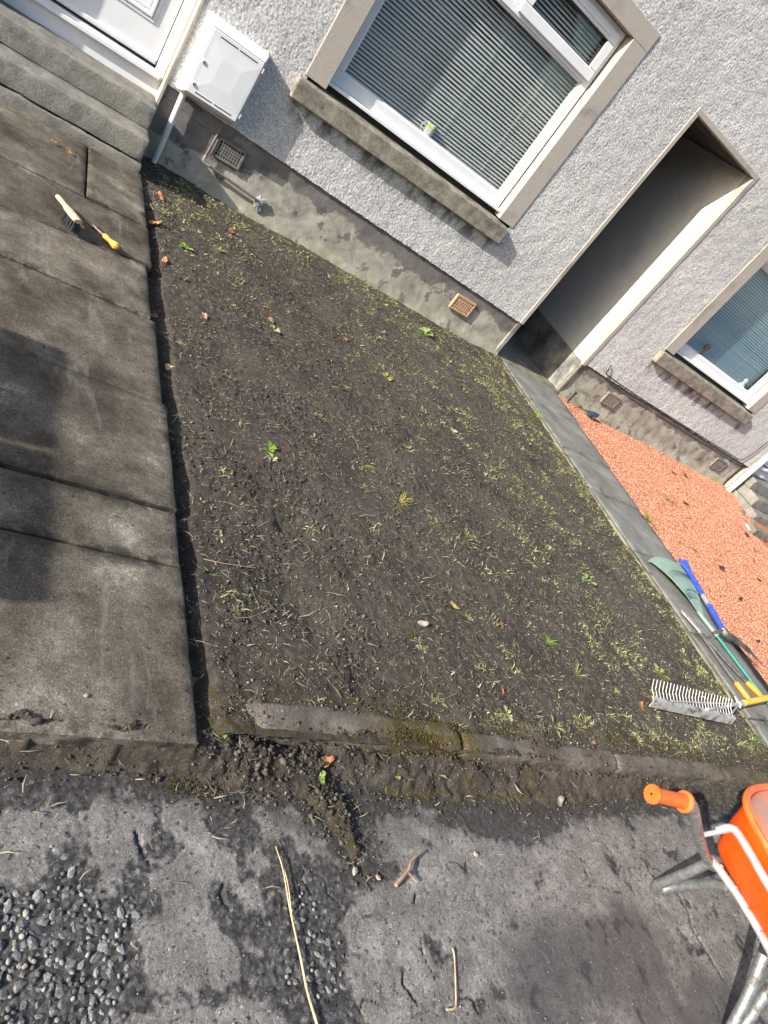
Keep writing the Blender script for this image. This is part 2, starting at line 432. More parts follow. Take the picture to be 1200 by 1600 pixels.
@mat('ground_far')
def _(g):
    c = g.ramp(g.noise(0.3, 6), [(0.3, (0.05, 0.05, 0.05)), (0.7, (0.09, 0.088, 0.085))]); g.bsdf(c, 0.9)
@mat('green_blade')
def _(g):
    c = g.ramp(g.island(), [(0.0, (0.10, 0.11, 0.04)), (0.4, (0.185, 0.19, 0.085)), (0.75, (0.30, 0.295, 0.15)), (1.0, (0.44, 0.42, 0.26))])
    g.bsdf(c, 0.6, spec=0.3)
@mat('patch_blade')
def _(g):
    c = g.ramp(g.island(), [(0.0, (0.12, 0.125, 0.038)), (0.4, (0.235, 0.23, 0.088)), (0.75, (0.35, 0.335, 0.158)), (1.0, (0.49, 0.46, 0.275))])
    g.bsdf(c, 0.6, spec=0.3)
@mat('straw_blade')
def _(g):
    c = g.ramp(g.island(), [(0.0, (0.12, 0.10, 0.065)), (0.5, (0.27, 0.235, 0.15)), (1.0, (0.46, 0.42, 0.30))])
    g.bsdf(c, 0.75, spec=0.2)
@mat('weed_leaf')
def _(g):
    c = g.ramp(g.island(), [(0.0, (0.10, 0.16, 0.03)), (0.5, (0.19, 0.26, 0.065)), (1.0, (0.33, 0.38, 0.15))])
    g.bsdf(c, 0.5, spec=0.35)
@mat('weed_pale')
def _(g):
    c = g.ramp(g.island(), [(0.0, (0.20, 0.20, 0.085)), (0.5, (0.31, 0.31, 0.145)), (1.0, (0.46, 0.45, 0.26))])
    g.bsdf(c, 0.55, spec=0.3)
@mat('weed_yellow')
def _(g):
    c = g.ramp(g.island(), [(0.0, (0.16, 0.145, 0.03)), (0.5, (0.28, 0.25, 0.06)), (1.0, (0.42, 0.37, 0.14))])
    g.bsdf(c, 0.6, spec=0.3)
@mat('weed_lush')
def _(g):
    c = g.ramp(g.island(), [(0.0, (0.07, 0.14, 0.012)), (0.5, (0.15, 0.26, 0.025)), (1.0, (0.28, 0.38, 0.07))])
    g.bsdf(c, 0.5, spec=0.35)
@mat('moss')
def _(g):
    c = g.ramp(g.island(), [(0.0, (0.028, 0.020, 0.008)), (0.5, (0.066, 0.048, 0.014)), (0.85, (0.10, 0.078, 0.018)), (1.0, (0.15, 0.14, 0.028))])
    g.bsdf(c, 0.95, spec=0.1)
def leafmat(name, a, b):
    @mat(name)
    def _(g):
        v = g.objco()
        c = g.ramp(g.noise(40, 5, 0.6, vec=v), [(0.3, a), (0.7, b)])
        g.bsdf(c, 0.65, g.bump(g.noise(90, 3, vec=v), 0.4, 0.003), spec=0.3)
leafmat('leaf_orange', (0.30, 0.115, 0.045), (0.50, 0.24, 0.115))
leafmat('leaf_pale', (0.42, 0.29, 0.17), (0.60, 0.45, 0.30))
leafmat('leaf_brown', (0.17, 0.095, 0.06), (0.30, 0.18, 0.12))
leafmat('leaf_yellow', (0.42, 0.33, 0.07), (0.56, 0.46, 0.14))
leafmat('leaf_grey', (0.28, 0.235, 0.19), (0.42, 0.36, 0.30))
leafmat('leaf_black', (0.02, 0.016, 0.013), (0.06, 0.045, 0.035))
@mat('twig')
def _(g):
    c = g.ramp(g.noise(60, 4, vec=g.objco()), [(0.3, (0.20, 0.125, 0.085)), (0.7, (0.38, 0.26, 0.19))]); g.bsdf(c, 0.8)
@mat('stalk')
def _(g):
    c = g.ramp(g.noise(45, 4), [(0.3, (0.36, 0.28, 0.15)), (0.7, (0.58, 0.48, 0.29))]); g.bsdf(c, 0.6)
@mat('orange_tray')
def _(g):
    c = g.ramp(g.noise(9, 5), [(0.3, (0.80, 0.072, 0.002)), (0.7, (0.86, 0.092, 0.003))])
    sp = g.math('MULTIPLY', g.rng(g.noise(26, 5, 0.65), 0.62, 0.74), 0.45)
    c = g.mix(sp, c, (0.62, 0.34, 0.22)); c = g.mix(g.rng(g.noise(70, 3, 0.6), 0.70, 0.74), c, (0.12, 0.08, 0.06)); g.bsdf(c, 0.55, spec=0.25)
@mat('tray_dusty')
def _(g):
    d = g.rng(g.noise(14, 6, 0.68), 0.40, 0.60)
    c = g.mix(d, (0.78, 0.25, 0.12), (0.42, 0.31, 0.26)); g.bsdf(c, 0.8, g.bump(g.noise(120, 4), 0.4, 0.003))
@mat('orange_grip')
def _(g):
    c = g.ramp(g.noise(20, 4), [(0.3, (0.78, 0.10, 0.008)), (0.7, (0.80, 0.16, 0.035))]); g.bsdf(c, 0.5, g.bump(g.noise(200, 2), 0.15, 0.002))
@mat('galvanised')
def _(g):
    c = g.ramp(g.noise(40, 6, 0.7), [(0.3, (0.16, 0.175, 0.18)), (0.7, (0.42, 0.44, 0.45))])
    mud = g.rng(g.noise(16, 6, 0.65), 0.56, 0.64); c = g.mix(mud, c, (0.10, 0.092, 0.076))
    m = g.math('SUBTRACT', 0.75, g.math('MULTIPLY', mud, 0.75))
    g.bsdf(c, g.ramp(g.noise(50, 4), [(0.3, 0.38), (0.7, 0.62)]), g.bump(g.noise(90, 4), 0.2, 0.003), metal=m)
@mat('rail_zinc')
def _(g):
    c = g.ramp(g.noise(30, 6, 0.7), [(0.3, (0.36, 0.36, 0.345)), (0.7, (0.56, 0.56, 0.54))])
    g.bsdf(c, 0.45, metal=0.45)
@mat('tyre')
def _(g):
    c = g.ramp(g.noise(30, 6, 0.7), [(0.35, (0.045, 0.042, 0.032)), (0.7, (0.15, 0.135, 0.09))]); g.bsdf(c, 0.85)
@mat('aluminium')
def _(g):
    c = g.ramp(g.noise(35, 6, 0.7), [(0.3, (0.34, 0.33, 0.315)), (0.7, (0.54, 0.53, 0.51))])
    c = g.mix(g.rng(g.noise(22, 5, 0.65), 0.52, 0.64), c, (0.16, 0.135, 0.11)); g.bsdf(c, 0.5, metal=0.3)
@mat('yellow_pole')
def _(g): g.bsdf(g.ramp(g.noise(18), [(0.3, (0.80, 0.43, 0.008)), (0.7, (0.86, 0.50, 0.015))]), 0.4)
@mat('teal_plastic')
def _(g):
    c = g.ramp(g.noise(14, 5, 0.6), [(0.3, (0.13, 0.215, 0.18)), (0.7, (0.21, 0.30, 0.255))])
    g.bsdf(c, 0.55)
@mat('green_pole')
def _(g): g.bsdf(g.ramp(g.noise(20), [(0.3, (0.015, 0.15, 0.115)), (0.7, (0.03, 0.22, 0.165))]), 0.4)
@mat('blue_shaft')
def _(g):
    c = g.ramp(g.noise(30, 4), [(0.3, (0.022, 0.055, 0.34)), (0.7, (0.04, 0.085, 0.45))]); g.bsdf(c, 0.35)
@mat('scuffed_metal')
def _(g): g.bsdf(g.ramp(g.noise(35, 6, 0.7), [(0.3, (0.22, 0.21, 0.20)), (0.7, (0.48, 0.46, 0.45))]), 0.55, metal=0.4)
@mat('mud_metal')
def _(g):
    c = g.ramp(g.noise(16, 6, 0.65), [(0.35, (0.028, 0.026, 0.024)), (0.55, (0.075, 0.066, 0.055)), (0.72, (0.16, 0.14, 0.11))])
    g.bsdf(c, 0.7, g.bump(g.noise(60, 5), 0.4, 0.004))
@mat('lopper_arm')
def _(g): g.bsdf(g.ramp(g.noise(30, 5), [(0.3, (0.045, 0.043, 0.040)), (0.7, (0.10, 0.096, 0.088))]), 0.5)
@mat('lopper_blade')
def _(g): g.bsdf(g.ramp(g.noise(40, 6, 0.7), [(0.35, (0.24, 0.21, 0.165)), (0.6, (0.55, 0.52, 0.46))]), 0.5, metal=0.25)
@mat('orange_plastic')
def _(g): g.bsdf(g.ramp(g.noise(20), [(0.3, (0.72, 0.24, 0.02)), (0.7, (0.80, 0.31, 0.04))]), 0.45)
@mat('bare_wood')
def _(g):
    c = g.ramp(g.noise(14, 5, vec=g.scale(g.pos(), (4, 0.8, 1))), [(0.3, (0.44, 0.30, 0.175)), (0.7, (0.62, 0.46, 0.30))]); g.bsdf(c, 0.7)
@mat('varnished_wood')
def _(g): g.bsdf(g.ramp(g.noise(16, 5), [(0.3, (0.60, 0.30, 0.055)), (0.7, (0.72, 0.40, 0.10))]), 0.35)
@mat('bristle')
def _(g): g.bsdf(g.ramp(g.island(), [(0.0, (0.02, 0.02, 0.022)), (1.0, (0.09, 0.09, 0.10))]), 0.7)
@mat('terracotta')
def _(g): g.bsdf(g.ramp(g.noise(25, 5), [(0.3, (0.40, 0.235, 0.13)), (0.7, (0.52, 0.34, 0.21))]), 0.85)
@mat('vent_grey')
def _(g): g.bsdf(g.ramp(g.noise(25, 5), [(0.3, (0.11, 0.102, 0.09)), (0.7, (0.22, 0.205, 0.18))]), 0.9)
@mat('vent_rust')
def _(g): g.bsdf(g.ramp(g.noise(40, 5), [(0.3, (0.17, 0.135, 0.11)), (0.7, (0.27, 0.225, 0.185))]), 0.9)
@mat('black_hole')
def _(g): g.bsdf(g.ramp(g.noise(25), [(0.3, 0.006), (0.7, 0.012)]), 0.95, spec=0.0)
@mat('copper_pipe')
def _(g): g.bsdf(g.ramp(g.noise(35, 6, 0.7), [(0.3, (0.105, 0.075, 0.065)), (0.7, (0.21, 0.155, 0.135))]), 0.6)
@mat('mortar_white')
def _(g): g.bsdf(g.ramp(g.noise(45, 6, 0.7), [(0.3, (0.16, 0.155, 0.15)), (0.6, (0.40, 0.40, 0.40))]), 0.9, g.bump(g.noise(70, 5), 0.8, 0.01))
@mat('black_plastic')
def _(g): g.bsdf(g.ramp(g.noise(25), [(0.3, (0.012, 0.013, 0.015)), (0.7, (0.03, 0.032, 0.036))]), 0.5)
@mat('blue_black')
def _(g): g.bsdf(g.ramp(g.noise(25), [(0.3, (0.016, 0.03, 0.045)), (0.7, (0.035, 0.06, 0.085))]), 0.4)
@mat('pale_blue')
def _(g): g.bsdf(g.ramp(g.noise(30), [(0.3, (0.35, 0.50, 0.58)), (0.7, (0.55, 0.68, 0.74))]), 0.5)
@mat('lime')
def _(g): g.bsdf(g.ramp(g.noise(20), [(0.3, (0.42, 0.60, 0.03)), (0.7, (0.50, 0.68, 0.06))]), 0.4)
@mat('mug_white')
def _(g): g.bsdf(g.ramp(g.noise(20), [(0.3, (0.60, 0.60, 0.62)), (0.7, (0.68, 0.68, 0.70))]), 0.35)
@mat('rubble')
def _(g):
    c = g.ramp(g.noise(10, 7, 0.7), [(0.3, (0.08, 0.075, 0.06)), (0.7, (0.22, 0.205, 0.165))]); g.bsdf(c, 0.9, g.bump(g.noise(50, 5), 0.7, 0.01))
@mat('bin_green')
def _(g): g.bsdf(g.ramp(g.noise(6), [(0.3, (0.02, 0.05, 0.03)), (0.7, (0.03, 0.065, 0.04))]), 0.5)
M = MATS

# ================================================================== SETTING
WALL = 5.20        # plane of the cement base course
HARL = 5.185       # plane of the harled wall
PZ = 0.10          # level of both garden paths
SKIN=[[(0.26,0.74),(0.39,0.75),(0.45,0.77),(0.51,0.77),(0.56,0.75),(0.56,0.72),(0.54,0.69),(0.50,0.67),(0.50,0.63),(0.46,0.61),(0.41,0.61),(0.28,0.61)],
[(0.57,0.76),(0.60,0.80),(0.69,0.81),(0.73,0.76),(0.74,0.72),(0.73,0.69),(0.68,0.66),(0.66,0.63),(0.65,0.60),(0.64,0.58),(0.60,0.58),(0.61,0.63),(0.56,0.68),(0.55,0.70)],
[(0.75,0.76),(0.77,0.79),(0.83,0.81),(0.87,0.79),(0.90,0.75),(0.93,0.69),(0.95,0.67),(1.02,0.69),(1.03,0.59),(1.00,0.54),(0.97,0.52),(0.92,0.56),(0.92,0.60),(0.88,0.60),(0.86,0.55),(0.88,0.49),(0.95,0.47),(1.00,0.45),(1.01,0.40),(0.99,0.37),(0.91,0.38),(0.85,0.37),(0.74,0.37),(0.70,0.40),(0.69,0.42),(0.68,0.51),(0.70,0.56),(0.69,0.61),(0.71,0.65),(0.76,0.65),(0.80,0.67),(0.77,0.70)],
[(0.65,0.40),(0.68,0.40),(0.71,0.37),(0.77,0.36),(0.85,0.36),(0.98,0.34),(0.97,0.32),(1.05,0.29),(1.11,0.15),(0.64,0.23)],
[(1.02,0.80),(1.12,0.79),(1.21,0.72),(1.28,0.63),(1.23,0.59),(1.16,0.64),(1.08,0.70),(1.04,0.69),(1.01,0.76)],
[(1.29,0.58),(1.26,0.53),(1.21,0.48),(1.23,0.42),(1.20,0.38),(1.21,0.32),(1.22,0.28),(1.23,0.12),(1.1,-0.6),(6.5,-0.6),(6.5,0.65),(3.45,0.77),(2.35,0.76),(2.07,0.64),(1.81,0.70),(1.75,0.76),(1.63,0.78),(1.48,0.77),(1.36,0.70),(1.32,0.63)]]
AGG=[[(0.24,0.61),(0.41,0.60),(0.49,0.62),(0.51,0.66),(0.56,0.66),(0.60,0.57),(0.64,0.57),(0.68,0.59),(0.69,0.51),(0.68,0.42),(0.65,0.40),(0.63,0.23),(0.29,0.30)],
[(1.06,0.61),(1.12,0.56),(1.19,0.53),(1.19,0.47),(1.20,0.41),(1.20,0.32),(1.10,0.30),(1.02,0.31),(0.99,0.39),(1.04,0.48),(1.02,0.54)]]
DARK_AREAS=[[(1.65,0.31),(1.74,0.36),(1.77,0.42),(1.88,0.45),(2.11,0.42),(2.37,0.50),(2.54,0.44),(2.62,0.27),(3.00,0.08),(2.69,-0.14),(1.49,0.08),(1.54,0.21)],
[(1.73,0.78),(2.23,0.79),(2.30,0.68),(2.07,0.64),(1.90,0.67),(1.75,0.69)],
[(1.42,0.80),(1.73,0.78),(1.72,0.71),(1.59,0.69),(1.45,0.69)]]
SPILL=[(0.18,0.97),(0.82,0.97),(0.90,1.05),(1.83,1.02),(2.85,1.0),(4.6,0.96),(4.6,0.80),(2.89,0.82),(2.43,0.79),(2.12,0.79),(1.74,0.79),(1.57,0.80),(1.43,0.83),(1.33,0.84),(1.35,0.73),(1.37,0.66),(1.32,0.58),(1.28,0.63),(1.21,0.73),(1.14,0.79),(1.02,0.80),(0.89,0.82),(0.75,0.87),(0.55,0.89),(0.38,0.89),(0.20,0.87)]
def lines(*segs):
    out = [segs[0][0]]
    for a, b, d in segs:
        n = max(1, round((b - a) / d)); out += list(a + (b - a) * np.arange(1, n + 1) / n)
    return np.array(out)

CRACKS = [[(1.379, 0.358), (1.365, 0.328), (1.38, 0.305), (1.395, 0.282)], [(2.82, 0.471), (2.828, 0.39), (2.794, 0.337), (2.813, 0.271), (2.831, 0.166)], [(0.686, 0.716), (0.70, 0.672), (0.718, 0.643)], [(0.899, 0.592), (0.887, 0.564), (0.908, 0.534)], [(1.494, 0.536), (1.479, 0.511)]]
def road_fields(x, y):
    wx = x + 0.020 * fbm(x, y, 24, 4, 5, .6); wy = y + 0.020 * fbm(x, y, 24, 4, 9, .6)
    sd = np.full(x.shape, -9.0)
    for p in SKIN: sd = np.maximum(sd, poly_sd(wx, wy, p))
    ag = np.full(x.shape, -9.0)
    for p in AGG: ag = np.maximum(ag, poly_sd(wx, wy, p))
    pit = fbm(x, y, 9, 4, 41)
    skin = sstep(-0.006, 0.008, sd)
    # flaked-off spots and cracks in the worn skin
    skin *= 1 - sstep(0.50, 0.74, pit + 0.28 * sstep(0.06, 0.0, sd))
    skin *= 1 - 0.8 * sstep(0.62, 0.70, fbm(x, y, 46, 2, 43))
    crack = np.abs(fbm(x + 3, y, 3.1, 3, 61)); ck = sstep(0.014, 0.004, crack) * sstep(0.1, 0.35, fbm(x, y, 2.2, 2, 66))
    for pl in CRACKS:
        for (ax_, ay_), (bx_, by_) in zip(pl[:-1], pl[1:]):
            ex, ey = bx_ - ax_, by_ - ay_; t = np.clip(((x - ax_) * ex + (y - ay_) * ey) / (ex * ex + ey * ey), 0, 1)
            dd = np.hypot(x - ax_ - ex * t, y - ay_ - ey * t) + 0.004 * fbm(x, y, 60, 2, 88)
            ck = np.maximum(ck, sstep(0.006, 0.002, dd))
    skin *= 1 - ck
    return skin, ag, ck
xs = lines((-30, -3, 3), (-3, 0.2, 0.16), (0.2, 1.75, 0.0045), (1.75, 2.9, 0.008), (2.9, 4.8, 0.014), (4.8, 7, 0.15), (7, 40, 3))
ys = lines((-30, -2, 4), (-2, -0.1, 0.12), (-0.1, 1.1, 0.0048), (1.1, 1.2, 0.1))
X, Y = np.meshgrid(xs, ys)
skin, ag, ck = road_fields(X, Y)
near = ((X > 0.1) & (X < 5) & (Y > -0.3)).astype(float)
Zr = 0.0022 * skin + 0.003 * fbm(X, Y, 3, 2, 21) + near * (0.0011 * fbm(X, Y, 60, 3, 23) * (1.5 - 1.0 * skin)) - 0.005 * ck
Zr += near * sstep(-0.01, 0.03, ag) * (0.003 * fbm(X, Y, 45, 2, 29) - 0.002)
Zr = np.where(Y > 1.08, -0.05, Zr)
dark_area = np.zeros(X.shape)  # soft-edged areas where the tarmac colour is darker
for p in DARK_AREAS: dark_area = np.maximum(dark_area, sstep(-0.05, 0.09, poly_sd(X + 0.05 * fbm(X, Y, 5, 3, 71), Y + 0.05 * fbm(X, Y, 5, 3, 75), p)))
sp = poly_sd(X, Y, SPILL)
dirt = sstep(-0.13, 0.0, sp)
me = mesh_np('road', np.stack([X, Y, Zr], -1).reshape(-1, 3), grid_faces(len(xs), len(ys)), dict(skin=skin, dark_area=dark_area, dirt=dirt))
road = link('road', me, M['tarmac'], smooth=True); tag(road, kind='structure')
gm = MB().box(-900, 900, -900, 900, -1.2, -0.06); ground = gm.build('ground', M['ground_far']); tag(ground, kind='structure')

# ---- stones: shared lumpy shapes
def ico():
    t = (1 + 5 ** .5) / 2
    v = np.array([(-1, t, 0), (1, t, 0), (-1, -t, 0), (1, -t, 0), (0, -1, t), (0, 1, t), (0, -1, -t), (0, 1, -t), (t, 0, -1), (t, 0, 1), (-t, 0, -1), (-t, 0, 1)], float)
    v /= np.linalg.norm(v[0])
    f = np.array([(0, 11, 5), (0, 5, 1), (0, 1, 7), (0, 7, 10), (0, 10, 11), (1, 5, 9), (5, 11, 4), (11, 10, 2), (10, 7, 6), (7, 1, 8), (3, 9, 4), (3, 4, 2), (3, 2, 6), (3, 6, 8), (3, 8, 9), (4, 9, 5), (2, 4, 11), (6, 2, 10), (8, 6, 7), (9, 8, 1)])
    return v, f
IV, IF = ico()
def scatter_lumps(name, P, size, m, flat=0.7, jit=0.35, parent=None, octa=False):
    """one mesh of many small lumps at P with per-lump size"""
    if octa:
        bv = np.array([(1, 0, 0), (-1, 0, 0), (0, 1, 0), (0, -1, 0), (0, 0, 1), (0, 0, -1)], float)
        bf = np.array([(0, 2, 4), (2, 1, 4), (1, 3, 4), (3, 0, 4), (2, 0, 5), (1, 2, 5), (3, 1, 5), (0, 3, 5)])
    else: bv, bf = IV, IF
    n = len(P); k = len(bv)
    a = RNG.uniform(0, 2 * math.pi, n); c, s_ = np.cos(a), np.sin(a)
    v = bv[None] * (1 + RNG.uniform(-jit, jit, (n, k, 1)))
    v = v * np.stack([RNG.uniform(0.75, 1.35, n), RNG.uniform(0.7, 1.1, n), flat * RNG.uniform(0.7, 1.2, n)], -1)[:, None, :]
    tx = RNG.uniform(-0.5, 0.5, n); ct, st = np.cos(tx), np.sin(tx)
    y1 = v[..., 1] * ct[:, None] - v[..., 2] * st[:, None]; z1 = v[..., 1] * st[:, None] + v[..., 2] * ct[:, None]
    x2 = v[..., 0] * c[:, None] - y1 * s_[:, None]; y2 = v[..., 0] * s_[:, None] + y1 * c[:, None]
    v = np.stack([x2, y2, z1], -1) * np.asarray(size)[:, None, None] + P[:, None, :]
    f = bf[None] + (np.arange(n) * k)[:, None, None]
    return link(name, mesh_np(name, v.reshape(-1, 3), f.reshape(-1, 3)), m, parent)
def stone_mesh(name, seed, m):
    r = random.Random(seed); me = bpy.data.meshes.new(name)
    vs = [tuple(c * (1 + r.uniform(-0.38, 0.38)) for c in p) for p in IV]
    vs = [(x * 1.0, y * 0.80, max(-.5, min(.34, z * 0.50))) for x, y, z in vs]
    me.from_pydata(vs, [], [tuple(int(i) for i in q) for q in IF]); me.materials.append(m); me.update(); return me

# exposed stones of the worn surface: 300 largest are pieces of the road, the rest one mass
cand = []
stm = [stone_mesh('stone', 100 + i, M['aggregate']) for i in range(8)]
tries = 0
rs = random.Random(5)
gpts = RNG.uniform((0.24, 0.12), (1.25, 0.70), (9000, 2))
_, agp, _ = road_fields(gpts[:, 0], gpts[:, 1])
skp, _, _ = road_fields(gpts[:, 0], gpts[:, 1])
kept = []
for (px, py), a_, s_ in zip(gpts, agp, skp):
    if a_ < 0.004 or s_ > 0.4: continue
    r = rs.choice((0.0055, 0.0065, 0.008, 0.010, 0.012, 0.0155)) if px < 0.75 else rs.choice((0.005, 0.006, 0.0075, 0.010))
    if px > 0.75 and rs.random() < 0.86: continue
    if all((px - q[0]) ** 2 + (py - q[1]) ** 2 > (0.70 * (r + q[2])) ** 2 for q in kept): kept.append((px, py, r))
kept.sort(key=lambda q: -q[2])
for i, (px, py, r) in enumerate(kept[:300]):
    o = bpy.data.objects.new('stone', stm[i % 8]); COL.objects.link(o); o.parent = road
    o.location = (px, py, -0.0018 + r * rs.uniform(-0.22, -0.02)); o.rotation_euler = (rs.uniform(-.3, .3), rs.uniform(-.3, .3), rs.uniform(0, 6.28)); o.scale = (r, r, r)
rest = kept[300:]
if rest:
    P = np.array([(a, b, 0.001 + c * 0.1) for a, b, c in rest])
    o = scatter_lumps('small_stones', P, np.array([c for _, _, c in rest]), M['aggregate_small'], 0.55, 0.25, parent=road); tag(o, kind='stuff')
# loose grit over the worn tarmac
n = 2600
P = np.stack([RNG.uniform(0.25, 3.6, n), RNG.uniform(0.0, 0.9, n), np.full(n, 0.005)], -1)
o = scatter_lumps('loose_grit', P, RNG.uniform(0.0010, 0.0027, n) * (1 + (RNG.random(n) > 0.96) * 1.0), M['aggregate_small'], 0.7, 0.3, parent=road, octa=True); tag(o, kind='stuff')

# ---- soil bed
def soil_h(x, y):
    h = 0.074 + 0.010 * fbm(x, y, 1.6, 2, 1) + 0.0055 * fbm(x, y, 5, 2, 2)
    h += 0.0026 * fbm(x, y, 24, 3, 3, 0.7) * (1 + 0.6 * fbm(x, y, 2.4, 2, 8))
    rough = sstep(0.0, 0.5, fbm(x, y, 3.1, 2, 14))
    h += 0.0055 * np.abs(fbm(x, y, 58, 3, 4, 0.7)) * (0.5 + 1.1 * rough)
    h += 0.006 * rough * np.clip(0.5 - cellf1(x, y, 40, 6), 0, 1)
    # trench along the left path, firmer level towards kerb and right path
    h -= 0.045 * sstep(0.085, 0.015, x - 0.81 + 0.02 * fbm(x, y, 6, 3, 18)) * sstep(4.7, 4.2, y)
    h += (0.021 + 0.012 * fbm(x, y, 6, 2, 16)) * sstep(1.22, 1.02, y)
    h += 0.012 * sstep(3.9, 4.3, x)
    h += 0.015 * sstep(4.9, 5.2, y)
    # heel marks and dug hollows
    for hx, hy, r, d in ((1.33, 1.86, .10, .03), (1.30, 1.45, .12, .022), (1.75, 2.2, .13, .015), (2.2, 1.32, .16, .012), (1.2, 3.1, .12, .015), (2.6, 2.1, .14, .012), (2.3, 2.9, .15, .014), (1.5, 1.28, .12, .014)):
        h -= d * np.exp(-((x - hx) ** 2 + ((y - hy) * 1.3) ** 2) / r ** 2)
    return h
KX0, KX1 = 0.80, 4.33
xs = lines((KX0 - 0.02, 2.4, 0.0075), (2.4, KX1 + 0.03, 0.010)); ys = lines((0.93, 2.4, 0.0075), (2.4, 5.24, 0.011))
X, Y = np.meshgrid(xs, ys); Zs = soil_h(X, Y)
mossA = sstep(1.16, 1.04, Y + 0.05 * fbm(X, Y, 6, 2, 33)) * 0.9 + sstep(4.12, 4.3, X) * 0.8
me = mesh_np('soil_bed', np.stack([X, Y, Zs], -1).reshape(-1, 3), grid_faces(len(xs), len(ys)), dict(moss=mossA))
soil = link('soil_bed', me, M['soil'], smooth=True); tag(soil, kind='structure')
n = 60000
x = KX0 + 0.01 + (KX1 - KX0) * RNG.random(n) ** 1.25; y = 0.98 + 4.2 * RNG.random(n) ** 1.5
dens = 0.34 + 0.7 * fbm(x, y, 3.1, 2, 14) + 0.35 * fbm(x, y, 9, 2, 15)
k = RNG.random(n) < dens; x, y = x[k], y[k]
r = 0.0014 + 0.0055 * RNG.random(len(x)) ** 9 + 0.0016 * RNG.random(len(x))
o = scatter_lumps('soil_clods', np.stack([x, y, soil_h(x, y) + r * 0.3], -1), r, M['clod'], 0.75, 0.42, parent=soil); tag(o, kind='stuff')
n = 10000
x = RNG.uniform(KX0 + .02, KX1, n); y = 1.0 + 4.15 * RNG.random(n) ** 1.4
r = RNG.uniform(0.0012, 0.003, n) + 0.003 * (RNG.random(n) > 0.965)
o = scatter_lumps('pale_pebbles', np.stack([x, y, soil_h(x, y) + r * 0.5 + 0.001], -1), r, M['pebble'], 0.7, 0.3, parent=soil, octa=True); tag(o, kind='stuff')

# soil spilled in front of kerb and path
def spill_h(x, y):
    d = poly_sd(x + 0.02 * fbm(x, y, 14, 3, 55), y + 0.02 * fbm(x, y, 14, 3, 57), SPILL)
    t = sstep(-0.01, 0.05, d)
    h = -0.012 + t * (0.020 + (0.040 + 0.03 * fbm(x, y, 5, 2, 59)) * sstep(0.82, 0.93, y))
    mound = np.exp(-(((x - 1.08) / 0.16) ** 2 + ((y - 0.91) / 0.07) ** 2)) + 0.8 * np.exp(-(((x - 1.24) / 0.07) ** 2 + ((y - 0.76) / 0.09) ** 2))
    h += t * 0.014 * mound
    h += 0.052 * sstep(0.845, 0.900, y + 0.006 * fbm(x, y, 16, 3, 58)) * sstep(0.90, 0.80, x)
    h += t * (0.008 * fbm(x, y, 22, 3, 51) + 0.008 * np.abs(fbm(x, y, 48, 3, 53)) * (1 + 1.6 * mound))
    h -= 0.022 * np.exp(-(((x - 1.13) / 0.02) ** 2 + ((y - 0.955) / 0.018) ** 2)) + 0.02 * np.exp(-(((x - 1.26) / 0.025) ** 2 + ((y - 0.88) / 0.03) ** 2))
    return h, d, mound
xs = lines((0.14, 1.8, 0.006), (1.8, 4.62, 0.011)); ys = lines((0.52, 1.06, 0.006))
X, Y = np.meshgrid(xs, ys); Hs, D, _ = spill_h(X, Y)
mossB = (sstep(0.86, 0.81, Y) + sstep(0.3, 0.5, fbm(X, Y, 5, 2, 91))) * sstep(-0.02, 0.02, D) * sstep(0.95, 1.4, X)
F = grid_faces(len(xs), len(ys)); keep = (Hs.ravel()[F] > -0.008).any(1)
me = mesh_np('spilled_soil', np.stack([X, Y, Hs], -1).reshape(-1, 3), F[keep], dict(moss=np.clip(mossB, 0, 1)))
spill = link('spilled_soil', me, M['soil'], smooth=True); tag(spill, kind='structure')
n = 38000
x = 0.15 + 4.4 * RNG.random(n) ** 1.5; y = RNG.uniform(0.52, 1.03, n); h, d, md = spill_h(x, y)
k = (d > -0.02 - 0.05 * RNG.random(n) ** 3) & (RNG.random(n) < 0.45 + md)
x, y, h, md = x[k], y[k], np.maximum(h[k], 0.003), md[k]
r = (0.0014 + 0.0060 * RNG.random(len(x)) ** 6) * (0.8 + 0.8 * np.clip(md, 0, 1))
o = scatter_lumps('soil_crumbs', np.stack([x, y, h + r * 0.35], -1), r, M['clod'], 0.75, 0.42, parent=spill); tag(o, kind='stuff')

